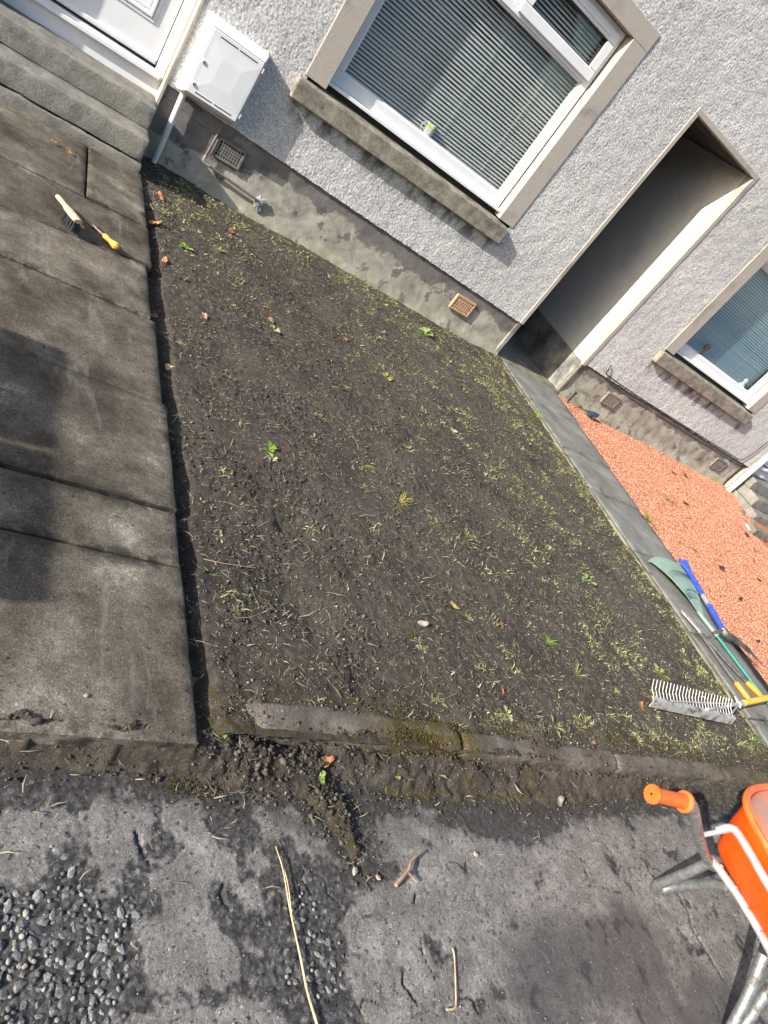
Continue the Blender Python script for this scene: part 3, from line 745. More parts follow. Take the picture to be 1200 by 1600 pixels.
# ---- slabs
def slab(parent, x0, x1, y0, y1, z, th, m, seed, skew=(0, 0, 0, 0), cell=0.03, name='slab'):
    """worn flagstone; skew = y offset of the four corners (x0y0, x1y0, x0y1, x1y1)"""
    nx = max(4, int((x1 - x0) / cell)); ny = max(4, int((y1 - y0) / cell))
    e = 0.006
    U = np.concatenate([[0, e / (x1 - x0)], np.linspace(0, 1, nx)[1:-1], [1 - e / (x1 - x0), 1]])
    V = np.concatenate([[0, e / (y1 - y0)], np.linspace(0, 1, ny)[1:-1], [1 - e / (y1 - y0), 1]])
    u, v = np.meshgrid(U, V)
    px = x0 + (x1 - x0) * u; py = y0 + (y1 - y0) * v + (1 - v) * (skew[0] * (1 - u) + skew[1] * u) + v * (skew[2] * (1 - u) + skew[3] * u)
    border = np.minimum(np.minimum(u * (x1 - x0), (1 - u) * (x1 - x0)), np.minimum(v * (y1 - y0), (1 - v) * (y1 - y0)))
    zz = z + 0.0010 * fbm(px, py, 2, 2, seed) - 0.004 * (border < 1e-6)
    wob = (border < 1e-6) * 0.0028
    px = px + wob * fbm(px, py, 30, 3, seed + 5); py = py + wob * fbm(px, py, 30, 3, seed + 7)
    top = np.stack([px, py, zz], -1)
    n_, m_ = len(U), len(V)
    vs = top.reshape(-1, 3); fs = grid_faces(n_, m_)
    loop = [i for i in range(n_)] + [n_ - 1 + n_ * j for j in range(1, m_)] + [n_ * (m_ - 1) + i for i in range(n_ - 2, -1, -1)] + [n_ * j for j in range(m_ - 2, 0, -1)]
    low = vs[loop].copy(); low[:, 2] = z - th; b = len(vs); L = len(loop)
    side = np.array([(loop[(i + 1) % L], loop[i], b + i, b + (i + 1) % L) for i in range(L)])
    edge = np.concatenate([sstep(0.07, 0.0, border).ravel(), np.ones(L)])
    ring = (border.ravel()[fs] < 1e-6).any(1)
    me = mesh_np(name, np.concatenate([vs, low]), np.concatenate([fs, side]), dict(edge=edge))
    me.polygons.foreach_set('use_smooth', np.concatenate([~ring, np.zeros(L, bool)]))
    return link(name, me, m, parent)
pathL = MB().box(-1.25, 0.795, 0.905, 4.9, -0.05, PZ - 0.022).build('garden_path', M['bedding']); tag(pathL, kind='structure')
rowsL = [(0.895, 1.490, 0, 0, 0, 0), (1.497, 1.735, 0, 0, 0, 0), (1.752, 2.345, 0, 0, 0, 0), (2.356, 2.980, 0, 0, 0, 0), (2.990, 3.452, 0, 0, -.07, .06), (3.466, 3.978, -.07, .06, -.03, .02)]
for i, (a, b, s0, s1, s2, s3) in enumerate(rowsL):
    slab(pathL, -0.10, 0.815 - (0.0, .004, 0, .012, .03, .0)[i] , a, b, PZ + (0.0, .002, .006, .001, .003, 0)[i], 0.05, M['slab'], 200 + i, (s0, s1, s2, s3))
    slab(pathL, -1.02, -0.108, a, b, PZ, 0.05, M['slab'], 240 + i, cell=0.06)
slab(pathL, -0.10, 0.472, 3.990, 4.86, PZ, 0.05, M['slab'], 260, (-.03, .01, 0, 0))
slab(pathL, 0.482, 0.806, 3.992, 4.86, PZ + 0.003, 0.05, M['slab'], 261, (.01, .02, 0, 0))
slab(pathL, -1.02, -0.108, 3.990, 4.86, PZ, 0.05, M['slab'], 262, cell=0.06)

pathR = MB().box(4.37, 5.12, -0.0, 5.3, -0.05, PZ - 0.02).build('garden_path', M['bedding']); tag(pathR, kind='structure')
rowsR = [(0.05, 0.68), (0.69, 1.30), (1.31, 1.93), (1.94, 2.66), (2.67, 3.325), (3.335, 3.885), (3.893, 4.54), (4.55, 5.16)]
for i, (a, b) in enumerate(rowsR):
    xr = 4.93 + 0.235 * min(1, max(0, ((a + b) / 2 - 1.2) / 3.6))
    slab(pathR, 4.385, xr, a, b, PZ, 0.06, M['slab_grey'], 300 + i, (0, .02, 0, .02), cell=0.05)
    slab(pathR, 4.315 + 0.02 * RNG.random(), 4.378, a + 0.003, b + .002, PZ - 0.004, 0.09, M['edging'], 330 + i, cell=0.03, name='edging_stone')
# ---- kerb of rounded stones
def kerb_stone(parent, x0, x1, y0, y1, seed, end_round=0.0, w=0.095, h=0.115):
    nx = int((x1 - x0) / 0.015); prof = [(-1, -0.2), (-1, 0.45), (-1, 0.74), (-0.95, 0.88), (-0.80, 0.96), (-0.45, 0.99), (0, 1.0), (0.45, 1.0), (0.82, 0.97), (0.96, 0.88), (1, 0.7), (1, -0.2)]
    t = np.linspace(0, 1, nx); px = x0 + (x1 - x0) * t; cy = y0 + (y1 - y0) * t
    end = np.minimum(t * (x1 - x0), (1 - t) * (x1 - x0)); sh = 1 - 0.10 * sstep(0.02, 0.0, end)
    if end_round: sh = sh * (1 - 0.55 * sstep(end_round, 0, px - x0))
    V = []
    for a, b in prof:
        yy = cy + a * w / 2 * sh; zz = np.where(b > 0, b * h * sh, b * h)
        yy = yy + 0.006 * fbm(px, np.full_like(px, a * 1.3), 9, 5, seed, .62); zz = zz - 0.010 * sstep(0.05, 0.45, fbm(px, np.full_like(px, 2.0 + a * .2), 4, 2, seed + 31)) * (b > .8) + 0.0055 * fbm(px, np.full_like(px, a * 1.3 + 5), 6, 4, seed + 9) * (b > 0)
        V.append(np.stack([px, yy, zz], -1))
    V = np.stack(V, 0); k = len(prof)
    F = grid_faces(nx, k)
    me = bpy.data.meshes.new('kerb_stone')
    vv = V.reshape(-1, 3)
    fs = [tuple(int(i) for i in q) for q in F] + [tuple(int(j * nx) for j in range(k)), tuple(int(j * nx + nx - 1) for j in range(k - 1, -1, -1))]
    me.from_pydata([tuple(p) for p in vv], [], fs); me.update()
    ms = np.clip(sstep(1.2, 1.7, vv[:, 0]) * sstep(1.95, 1.78, vv[:, 0]) + .6 * sstep(3.0, 4.0, vv[:, 0]), 0, 1)
    a = me.attributes.new('moss', 'FLOAT', 'POINT'); a.data.foreach_set('value', ms.astype(np.float32))
    o = link('kerb_stone', me, M['kerb'], parent, True); return o
kerb = empty('kerb', (0.9, 1.0, 0)); tag(kerb, kind='structure')
kerb_stone(kerb, 0.905, 1.795, 1.002, 0.984, 401, 0.12, 0.098, 0.116)
kerb_stone(kerb, 1.802, 2.70, 0.972, 0.953, 402, 0, 0.086, 0.112)
kerb_stone(kerb, 2.706, 3.60, 0.953, 0.934, 403, 0, 0.086, 0.112)
kerb_stone(kerb, 3.606, 4.52, 0.934, 0.912, 404, 0, 0.086, 0.110)
# crumbs of soil lying on and against the kerb
n = 2600
x = RNG.uniform(0.92, 4.5, n); cyk = np.where(x < 1.8, 1.002 - 0.02 * (x - .905), 0.972 - 0.021 * (x - 1.8))
sd_ = RNG.random(n); y = cyk + np.where(sd_ < .45, .045, np.where(sd_ < .8, -.048, 0)) + np.where(sd_ < .8, .010, .03) * RNG.standard_normal(n)
off = np.abs(y - cyk); z = np.where(off < .042, .112, np.where(y > cyk, soil_h(x, y), .07)) + .001
o = scatter_lumps('kerb_crumbs', np.stack([x, y, z], -1), 0.0014 + 0.0045 * RNG.random(n) ** 4, M['clod'], .75, .4, parent=None); tag(o, 'crumbs of soil lying on the kerb', 'soil crumbs', kind='stuff')
# moss cushions on and along the kerb
n = 7400
x = np.concatenate([1.28 + 0.50 * RNG.random(2600) ** .7, RNG.uniform(0.95, 4.5, 3700), 4.30 + 0.05 * RNG.standard_normal(1100)])
y = np.concatenate([0.99 + 0.036 * RNG.standard_normal(2600), 1.045 + 0.03 * RNG.standard_normal(3700), RNG.uniform(1.1, 5.1, 1100)])
dens = np.concatenate([np.clip(fbm(x[:2600], y[:2600], 9, 3, 34) * 2.2 + .15 + 1.4 * (x[:2600] - 1.3), 0, 1), fbm(x[2600:6300], y[2600:6300], 4, 2, 35) * 1.6 + .25, fbm(x[6300:], y[6300:], 3, 2, 36) * 1.6 + .3])
k = RNG.random(n) < dens; x, y = x[k], y[k]; isk = (np.arange(n) < 2600)[k]
z = np.where(isk, 0.113 - 9.0 * np.clip(np.abs(y - 0.99) - 0.022, 0, 1) ** 2 * 1.8, soil_h(x, y) + 0.003)
r = RNG.uniform(0.0014, 0.0036, len(x))
moss = scatter_lumps('moss_cushions', np.stack([x, y, z], -1), r, M['moss'], 0.8, 0.4, octa=True); tag(moss, 'olive brown moss growing over the kerb and along the bed edges', 'moss', kind='stuff')
n = 1500
x = np.concatenate([RNG.uniform(1.3, 4.4, 1000), 1.62 + .05 * RNG.standard_normal(250), 0.80 + .05 * RNG.standard_normal(250)])
y = np.concatenate([0.835 + 0.02 * RNG.standard_normal(1000), 0.825 + .018 * RNG.standard_normal(250), 0.83 + .02 * RNG.standard_normal(250)])
h, d, _ = spill_h(x, y); k = (RNG.random(n) < np.where(np.arange(n) < 1000, fbm(x, y, 4, 2, 37) * 1.5 + .15, 1.0))
x, y, h = x[k], y[k], np.maximum(h[k], 0.004)
o = scatter_lumps('moss_patches', np.stack([x, y, h], -1), RNG.uniform(0.0013, 0.0028, len(x)), M['moss'], 0.7, 0.4, octa=True); tag(o, 'yellow green moss along the edge of the tarmac', 'moss', kind='stuff')

# ---- red gravel
def grav_h(x, y): return 0.062 + 0.02 * fbm(x, y, 0.9, 2, 81) + 0.008 * fbm(x, y, 5, 2, 83) + 0.03 * sstep(4.6, 5.2, y) * sstep(6, 8.6, x)
GR = [(5.10, 5.6), (8.8, 5.6), (8.95, 4.7), (8.3, 4.2), (8.6, 3.2), (9.2, 2.0), (9.2, 0.3), (4.85, 0.3), (4.94, 1.6), (5.08, 3.0)]
xs = lines((4.85, 9.3, 0.03)); ys = lines((0.3, 5.3, 0.03)); X, Y = np.meshgrid(xs, ys)
Zg = grav_h(X, Y); F = grid_faces(len(xs), len(ys))
me = mesh_np('gravel_bed', np.stack([X, Y, Zg], -1).reshape(-1, 3), F)
gravel = link('gravel_bed', me, M['red_gravel_base'], smooth=True); tag(gravel, kind='structure')
n = 105000
x = 4.92 + 4.2 * RNG.random(n) ** 1.15; y = RNG.uniform(1.2, 5.2, n)
d = poly_sd(x, y, GR); vis = (x - 4.95) < (y - 0.6) * 1.35
k = (d > 0.0) & vis; x, y = x[k], y[k]
r = RNG.uniform(0.0035, 0.0072, len(x))
o = scatter_lumps('gravel_stones', np.stack([x, y, grav_h(x, y) + r * RNG.uniform(0.2, 1.0, len(x))], -1), r, M['red_gravel'], 0.75, 0.3, parent=gravel, octa=True); tag(o, kind='stuff')
# ================================================================== THE HOUSE (one terrace front)
house = empty('terraced_house', (0.8, 5.2, 0))
tag(house, 'grey roughcast terraced house with white windows and dark covered passage', 'house')
AX0, AX1, AZ = 4.305, 5.235, 2.555      # covered passage opening
def base_top(x): return 0.565 - 0.09 * np.clip((x - 0.8) / 3.6, 0, 1)
W1 = (1.67, 3.385, 1.085, 2.566); W2 = (6.145, 7.80, 1.03, 2.56)      # window openings
holes = [(W1[0] - .14, W1[1] + .14, W1[2] - .02, W1[3] + .11), (W2[0] - .14, W2[1] + .14, W2[2] - .02, W2[3] + .11), (AX0 - .035, AX1 + .035, -1, AZ + .035), (-0.23, 0.792, -1, 2.62), (8.82, 9.95, -1, 2.62)]
def harl_sheet(name, x0, x1, z1, cx, cz, fine=1.0, z0=None):
    nx = int((x1 - x0) / cx) + 1; xs = np.linspace(x0, x1, nx)
    zb = 0.5 if z0 is None else z0
    nz = int((z1 - zb) / cz) + 1; t = np.linspace(0, 1, nz)
    X, T = np.meshgrid(xs, t)
    zl = base_top(X) if z0 is None else np.full(X.shape, z0)
    Z = zl + (z1 - zl) * T
    r = cellf1(X, Z, 92, 3); r2 = cellf1(X + 5, Z, 140, 8)
    Yv = HARL - fine * (0.0060 * np.clip(0.75 - r, 0, 1) + 0.004 * np.clip(0.7 - r2, 0, 1) + 0.002 * fbm(X, Z, 9, 2, 12))
    if z0 is None:
        low = T == 0; Z = np.where(low, Z + 0.004 * fbm(X, Z, 12, 3, 19), Z)
    st = np.zeros(X.shape)
    for a, b, zz in ((1.5, 3.55, .93), (5.9, 8.0, .86)):
        st = np.maximum(st, sstep(a - .06, a + .05, X) * sstep(b + .05, b - .05, X) * sstep(zz - 0.20, zz - .02, Z) * (Z < zz + .02))
    F = grid_faces(nx, nz); cxm = X.ravel()[F].mean(1); czm = Z.ravel()[F].mean(1)
    k = np.ones(len(F), bool)
    for a, b, c, d in holes: k &= ~((cxm > a) & (cxm < b) & (czm > c) & (czm < d))
    me = mesh_np(name, np.stack([X, Yv, Z], -1).reshape(-1, 3), F[k][:, ::-1], dict(stain=st))
    return link(name, me, M['harl'], house, False)
harl_sheet('harled_wall', 0.785, 5.9, 3.42, 0.0072, 0.0072)
harl_sheet('harled_wall', 5.9, 8.84, 2.75, 0.010, 0.010, 1.1)
w = MB()
w.box(-3, 12.5, HARL - .008, HARL + .03, 3.418, 5.2)
w.box(5.88, 12.5, HARL - .006, HARL + .03, 2.745, 3.45)
w.box(-3, 0.79, HARL - .007, HARL + .03, 2.6, 3.43)
w.box(-3, -0.2, HARL - .006, HARL + .03, 0, 2.61)
w.box(9.94, 12.5, HARL - .006, HARL + .03, 0, 2.76); w.box(8.8, 9.95, HARL - .0055, HARL + .03, 2.61, 2.76)
me_o = w.build('upper_wall', M['harl'], house)
sh = MB(); sh.box(-3, 12.5, 11.8, 12.0, 0, 5.2); sh.box(-3.0, -2.8, 5.22, 11.8, 0, 5.2); sh.box(12.3, 12.5, 5.22, 11.8, 0, 5.2)
sh.build('rear_wall', M['alley_render'], house)
rf = MB(); rf.add([(-3.2, 4.95, 5.15), (12.7, 4.95, 5.15), (12.7, 8.6, 8.0), (-3.2, 8.6, 8.0), (-3.2, 12.3, 5.15), (12.7, 12.3, 5.15)], [(0, 1, 2, 3), (3, 2, 5, 4), (0, 3, 4), (1, 5, 2), (0, 4, 5, 1)])
rf.build('roof', M['slate'], house)
# cement base course with uneven face
def base_sheet(x0, x1, m, name='base_course', flip=False):
    nx = int((x1 - x0) / 0.02) + 2; xs = np.linspace(x0, x1, nx); t = np.linspace(0, 1, 34)
    X, T = np.meshgrid(xs, t); Z = 0.0 + (base_top(X) + 0.012) * T
    flare = sstep(0.20, 0.04, Z)
    Yv = WALL - 0.003 * fbm(X, Z, 3.5, 3, 44) - 0.0015 * fbm(X, Z, 22, 3, 47) - 0.03 * flare
    Yv = np.minimum(Yv, WALL + 0.012); Yv = np.where(T > 0.97, WALL + 0.004, Yv)
    me = mesh_np(name, np.stack([X, Yv, Z], -1).reshape(-1, 3), grid_faces(nx, 34)[:, ::-1])
    return link(name, me, m, house, True)
base_sheet(0.79, AX0 - .0, M['base_course']); base_sheet(AX1, 8.72, M['base_course'])
# passage
AD = 10.4
p = MB(); p.add([(AX1, WALL + .051, 0.47), (AX1, AD, 0.47), (AX1, AD, AZ), (AX1, WALL + .051, AZ)], [(0, 1, 2, 3)])
p.build('passage_wall', M['alley_render'], house); p = MB()
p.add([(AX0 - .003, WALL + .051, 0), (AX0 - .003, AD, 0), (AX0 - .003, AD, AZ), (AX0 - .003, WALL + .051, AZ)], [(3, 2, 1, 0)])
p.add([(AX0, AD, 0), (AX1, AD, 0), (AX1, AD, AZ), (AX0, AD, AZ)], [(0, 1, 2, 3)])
p.build('passage_wall', M['alley_shade'], house)
p = MB(); p.add([(AX0, WALL + .051, AZ), (AX1, WALL + .051, AZ), (AX1, AD, AZ), (AX0, AD, AZ)], [(0, 1, 2, 3)]); p.build('passage_ceiling', M['alley_shade'], house)
p = MB(); p.box(AX1 - 0.006, AX1 + .05, WALL + 0.012, AD, 0.0, 0.472); p.build('passage_base', M['alley_base'], house)
p = MB(); p.box(AX0 - .02, AX1 + .02, 5.165, 5.31, 0.0, PZ + 0.006); p.build('threshold', M['edging'], house, bevel=.008)
p = MB(); p.box(AX0 - .02, AX1 + .02, 5.312, AD, 0.0, PZ - 0.004); p.build('passage_floor', M['slab_grey'], house)
# smooth bands round the passage
bz = 0.0105
p = MB(); p.box(AX0 - .042, AX0, HARL - bz, WALL + .05, 0.475, AZ); p.build('passage_jamb', M['surround_stone'], house, bevel=.004)
p = MB(); p.box(AX1, AX1 + .048, HARL - bz, WALL + .05, 0.455, AZ); p.build('passage_jamb', M['surround_stone'], house, bevel=.004)
p = MB(); p.box(AX0 - .042, AX1 + .048, HARL - bz - .001, WALL + .05, AZ + .0005, AZ + .045); p.build('passage_lintel', M['surround_stone'], house, bevel=.004)
p = MB(); p.box(AX1 - .001, AX1 + .03, WALL - .022, WALL + .02, 0.05, 0.456); p.build('passage_corner', M['edging'], house, bevel=.006)
p = MB(); p.box(AX0 - .05, AX0 + .002, WALL - .012, WALL + .3, 0.0, 0.474); p.build('passage_corner', M['base_course'], house, bevel=.008)

def frame_rect(x0, x1, z0, z1, y0, y1, t, tb=None):
    m = MB(); tb = tb or t
    m.box(x0, x1, y0, y1, z0, z0 + tb); m.box(x0, x1, y0, y1, z1 - t, z1)
    m.box(x0, x0 + t, y0 + .0006, y1, z0 + tb, z1 - t); m.box(x1 - t, x1, y0 + .0006, y1, z0 + tb, z1 - t); return m
def window(x0, x1, z0, z1, vents, split, tz=2.165):
    yf = 5.262
    win = empty('window', ((x0 + x1) / 2, yf, z0), house)
    m = MB(); m.box(x0 - .165, x0, HARL - .0105, yf + .05, z0 + .003, z1); m.build('window_jamb', M['surround_stone'], house, bevel=.004)
    m = MB(); m.box(x1, x1 + .165, HARL - .0105, yf + .05, z0 + .003, z1); m.build('window_jamb', M['surround_stone'], house, bevel=.004)
    m = MB(); m.box(x0 - .165, x1 + .165, HARL - .011, yf + .05, z1 + .0004, z1 + .135); m.build('window_lintel', M['surround_stone'], house, bevel=.004)
    # weathered sill, sloping top
    zs = z0 - .155
    m = MB(); a, b = x0 - .20, x1 + .12
    m.add([(a, 5.118, zs), (b, 5.118, zs), (b, 5.34, zs), (a, 5.34, zs), (a, 5.118, z0 - .022), (b, 5.118, z0 - .022), (b, 5.34, z0 - .002), (a, 5.34, z0 - .002)], [(0, 1, 5, 4), (1, 2, 6, 5), (2, 3, 7, 6), (3, 0, 4, 7), (4, 5, 6, 7), (3, 2, 1, 0)])
    m.build('stone_sill', M['sill_stone'], house, bevel=.009)
    m = MB(); m.box(x0 + .001, x1 - .001, yf + .02, yf + .04, z0 - .01, z0 + .045); m.build('shade_strip', M['gasket'], win)  # dark strip paints in the shade beneath the plastic cill
    m = MB(); m.box(x0 + .004, x1 - .004, yf - .045, yf + .05, z0 + .034, z0 + .058); m.build('plastic_cill', M['upvc'], win, bevel=.004)
    zb = z0 + .0585
    frame_rect(x0 + .012, x1 - .012, zb, z1 - .004, yf, yf + .06, .062, .085).build('frame', M['upvc'], win, bevel=.005)
    frame_rect(x0 + .070, x1 - .070, zb + .081, z1 - .062, yf + .012, yf + .05, .014).build('glazing_bead', M['upvc'], win, bevel=.004)
    m = MB(); m.box(x0 + .073, x1 - .073, yf - .004, yf + .056, tz, tz + .052); m.build('transom', M['upvc'], win, bevel=.005)
    m = MB(); m.box(x0 + .075, x1 - .075, yf + .01, yf + .03, tz - .016, tz - .0003); m.build('glazing_bead', M['upvc'], win, bevel=.003)
    m = MB(); m.box(split - .03, split + .03, yf - .003, yf + .055, tz + .0525, z1 - .067); m.build('mullion', M['upvc'], win, bevel=.005)
    for i, (a, b) in enumerate(((x0 + .076, split - .031), (split + .031, x1 - .076))):
        za, zc = tz + .0535, z1 - .068
        if vents[i]:
            sa = empty('opening_sash', ((a + b) / 2, yf, za), win) if False else None
            frame_rect(a - .026, b + .026, za - .028, zc + .03, yf - .024, yf - .0045, .072).build('opening_sash', M['upvc'], win, bevel=.006)
            frame_rect(a + .045, b - .045, za + .043, zc - .041, yf - .014, yf + .01, .008).build('gasket', M['gasket'], win)
            m = MB(); m.box((a + b) / 2 - .12, (a + b) / 2 + .30, yf - .032, yf - .024, zc - .018, zc - .004); m.build('trickle_vent', M['upvc'], win, bevel=.003)
        m = MB(); m.box(a - .002, b + .002, yf + .02, yf + .024, za - .002, zc + .002); m.build('pane', M['glass'], win)
    m = MB(); m.box(x0 + .08, x1 - .08, yf + .02, yf + .024, zb + .09, tz - .012); m.build('pane', M['glass'], win)
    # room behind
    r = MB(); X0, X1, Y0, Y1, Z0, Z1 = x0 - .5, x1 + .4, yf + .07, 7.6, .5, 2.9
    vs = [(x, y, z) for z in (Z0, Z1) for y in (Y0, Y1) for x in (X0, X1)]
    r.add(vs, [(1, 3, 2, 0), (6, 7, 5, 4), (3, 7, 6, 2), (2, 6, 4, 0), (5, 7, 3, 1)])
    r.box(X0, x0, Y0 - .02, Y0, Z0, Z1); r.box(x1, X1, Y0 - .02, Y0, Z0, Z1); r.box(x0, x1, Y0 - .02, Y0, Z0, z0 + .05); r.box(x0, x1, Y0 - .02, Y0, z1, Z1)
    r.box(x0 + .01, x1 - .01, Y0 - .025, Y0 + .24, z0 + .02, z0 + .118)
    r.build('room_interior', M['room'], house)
    return win
window(*W1, (False, True), 2.545)
window(*W2, (True, False), 6.95)

def door(x0, x1, z0, label=None):
    """door with threshold panel; z0 = top of the upper step"""
    y = 5.295; d = empty('door', ((x0 + x1) / 2, y, z0), house)
    m = MB(); m.box(x0 - .012, x1, y + .004, y + .03, z0 - .02, z0 + .098); m.build('lower_panel', M['upvc'], d)
    frame_rect(x0, x1, z0 + .1, 2.6, y - .012, y + .06, .062, .042).build('door_frame', M['upvc'], d, bevel=.005)
    m = MB(); m.box(x0 + .02, x1 - .02, y - .035, y - .013, z0 + .10, z0 + .125); m.build('threshold_bar', M['upvc'], d, bevel=.004)
    m = MB(); m.box(x0 + .064, x1 - .064, y + .03, y + .05, z0 + .143, z0 + .16); m.build('gasket', M['gasket'], d)
    leaf = MB(); leaf.box(x0 + .068, x1 - .068, y + .008, y + .05, z0 + .158, 2.53); lf = leaf.build('leaf', M['upvc'], d, bevel=.004)
    a, b = x0 + .165, x1 - .165
    for za, zc in ((z0 + .36, z0 + .98), (z0 + 1.12, z0 + 1.95)):
        for i, (t, dy) in enumerate(((0, .0), (.022, -.008), (.05, .003))):
            frame_rect(a + t, b - t, za + t, zc - t, y + .0005 + dy, y + .02, .018).build('moulding', M['upvc'], lf, bevel=.004)
    m = MB(); m.box(x0 + .075, x1 - .075, y - .012, y + .0075, z0 + .165, z0 + .19); m.build('weather_bar', M['upvc'], lf, bevel=.004)
    # plastered reveals
    m = MB(); m.box(x1 + .0005, x1 + .022, HARL - .01, y + .06, z0 - .44, 2.6); m.build('door_reveal', M['surround_stone'], house, bevel=.004)
    m = MB(); m.box(x0 - .034, x0 - .0125, HARL - .01, y + .06, z0 - .44, 2.6); m.build('door_reveal', M['surround_stone'], house, bevel=.004)
    m = MB(); m.box(x0 - .04, x1 + .03, y + .061, y + .1, 0, 2.62); m.build('door_backing', M['room'], house)
    m = MB(); m.box(x0 - .04, x1 + .024, HARL - .008, y + .06, 2.601, 2.64); m.build('door_lintel', M['surround_stone'], house)
door(-0.20, 0.772, 0.437)
door(8.86, 9.90, 0.42)

def rough_block(name, x0, x1, y0, y1, z0, z1, m, parent, seed, cell=0.035, amp=0.004, chip=0.006):
    """stone block with slightly uneven faces and worn arrises"""
    import bmesh
    bm = bmesh.new(); bmesh.ops.create_cube(bm, size=1)
    for v in bm.verts: v.co = Vector((x0 + (v.co.x + .5) * (x1 - x0), y0 + (v.co.y + .5) * (y1 - y0), z0 + (v.co.z + .5) * (z1 - z0)))
    bmesh.ops.bevel(bm, geom=list(bm.edges), offset=chip, segments=2, profile=.6, affect='EDGES')
    nx = int((x1 - x0) / cell)
    for i in range(1, nx):
        xx = x0 + (x1 - x0) * i / nx
        bmesh.ops.bisect_plane(bm, geom=list(bm.verts) + list(bm.edges) + list(bm.faces), plane_co=(xx, 0, 0), plane_no=(1, 0, 0))
    zc = [z0 + (z1 - z0) * k for k in (.33, .66)]
    for zz in zc: bmesh.ops.bisect_plane(bm, geom=list(bm.verts) + list(bm.edges) + list(bm.faces), plane_co=(0, 0, zz), plane_no=(0, 0, 1))
    bmesh.ops.bisect_plane(bm, geom=list(bm.verts) + list(bm.edges) + list(bm.faces), plane_co=(0, y0 + .06, 0), plane_no=(0, 1, 0))
    co = np.array([v.co for v in bm.verts])
    dy = amp * fbm(co[:, 0], co[:, 2] * 1.7 + co[:, 1], 9, 3, seed); dz = amp * fbm(co[:, 0], co[:, 1] * 1.7 + 3, 8, 3, seed + 4)
    for v, a, b in zip(bm.verts, dy, dz): v.co.y += a; v.co.z += b
    me = bpy.data.meshes.new(name); bm.to_mesh(me); bm.free()
    o = link(name, me, m, parent, True)
    try: me.set_sharp_from_angle(angle=rad(35))
    except Exception: pass
    return o
st = empty('doorstep', (0.3, 4.75, PZ)); tag(st, 'worn grey stone steps below the white door', 'steps')
rough_block('base_slab', -0.75, 0.785, 4.752, 5.19, 0.02, 0.155, M['step_stone'], st, 501, amp=.008, chip=.012)
rough_block('step', -0.75, 0.772, 4.778, 5.19, 0.166, 0.300, M['step_stone'], st, 511, chip=.014)
rough_block('step', -0.75, 0.769, 4.990, 5.298, 0.302, 0.437, M['step_stone'], st, 521, chip=.012)
st = empty('doorstep', (9.4, 4.75, .05)); tag(st, 'grey concrete steps at the far right door beyond the gravel', 'steps')
rough_block('base_slab', 8.88, 10.2, 4.62, 5.19, 0.0, 0.16, M['step_stone'], st, 531, amp=.008, chip=.012)
rough_block('step', 8.92, 10.2, 4.80, 5.19, 0.162, 0.29, M['step_stone'], st, 541)
rough_block('step', 8.90, 10.2, 5.0, 5.29, 0.292, 0.42, M['step_stone'], st, 551)
# ================================================================== THINGS ON THE WALL
# meter box
mb = empty('meter_box', (1.04, 5.18, 0.575)); tag(mb, 'white plastic meter box on the wall beside the door', 'meter box')
x0, x1, z0, z1, yb, yf = 0.836, 1.252, 0.578, 1.062, 5.19, 5.085
m = MB(); i = .045
m.add([(x0, yb, z0), (x1, yb, z0), (x1, yb, z1), (x0, yb, z1), (x0 + .008, yf + .03, z0 + .008), (x1 - .008, yf + .03, z0 + .008), (x1 - .008, yf + .03, z1 - .008), (x0 + .008, yf + .03, z1 - .008),
       (x0 + i, yf, z0 + .03), (x1 - .02, yf, z0 + .03), (x1 - .02, yf, z1 - i), (x0 + i, yf, z1 - i)],
      [(0, 1, 5, 4), (1, 2, 6, 5), (2, 3, 7, 6), (3, 0, 4, 7), (4, 5, 9, 8), (5, 6, 10, 9), (6, 7, 11, 10), (7, 4, 8, 11), (8, 9, 10, 11)])
m.build('body', M['upvc_cream'], mb, bevel=.006)
dx0, dx1, dz0, dz1 = x0 + .05, x1 - .024, z0 + .036, z1 - .052
m = MB(); m.box(dx0 - .003, dx1 + .003, yf - .0012, yf + .01, dz0 - .003, dz1 + .003); m.build('door_gap', M['gasket'], mb)
dr = MB(); dr.box(dx0, dx1, yf - .008, yf + .004, dz0, dz1); dr = dr.build('door', M['upvc'], mb, bevel=.003)
cx0, cx1, cz0, cz1 = dx0 + .11, dx1 - .10, dz0 + .12, dz1 - .12
m = MB(); e = .035
o_ = [(dx0 + .03, dz0 + .045), (dx1 - .012, dz0 + .045), (dx1 - .012, dz1 - .045), (dx0 + .03, dz1 - .045)]
i_ = [(cx0, cz0), (cx1, cz0), (cx1, cz1), (cx0, cz1)]
m.add([(a, yf - .0085, b) for a, b in o_] + [(a, yf - .0118, b) for a, b in i_], [(0, 1, 5, 4), (1, 2, 6, 5), (2, 3, 7, 6), (3, 0, 4, 7), (4, 5, 6, 7)])
m.build('raised_panel', M['upvc'], dr)
for za in (dz0 + .018, dz1 - .026):
    for a, b in ((dx0 + .05, dx0 + .165), (dx0 + .18, dx1 - .04)):
        m = MB(); m.box(a, b, yf - .0092, yf - .002, za, za + .006); m.build('vent_slot', M['gasket'], dr)
for zz in (dz0 + .06, dz0 + .20):
    m = MB(); m.lathe([(.011, 0), (.011, .006), (.008, .008)], 14, (dx0 + .02, yf - .008, zz), (0, -1, 0)); lk = m.build('lock', M['upvc_cream'], dr, True)
    m = MB(); m.lathe([(.005, 0), (.005, .0012)], 10, (dx0 + .02, yf - .0162, zz), (0, -1, 0)); m.build('keyhole', M['gasket'], dr)
for zz in (dz0 + .03, dz1 - .06):
    m = MB(); m.box(dx1 + .004, dx1 + .016, yf - .006, yf + .003, zz, zz + .03); m.build('hinge', M['upvc_cream'], mb)
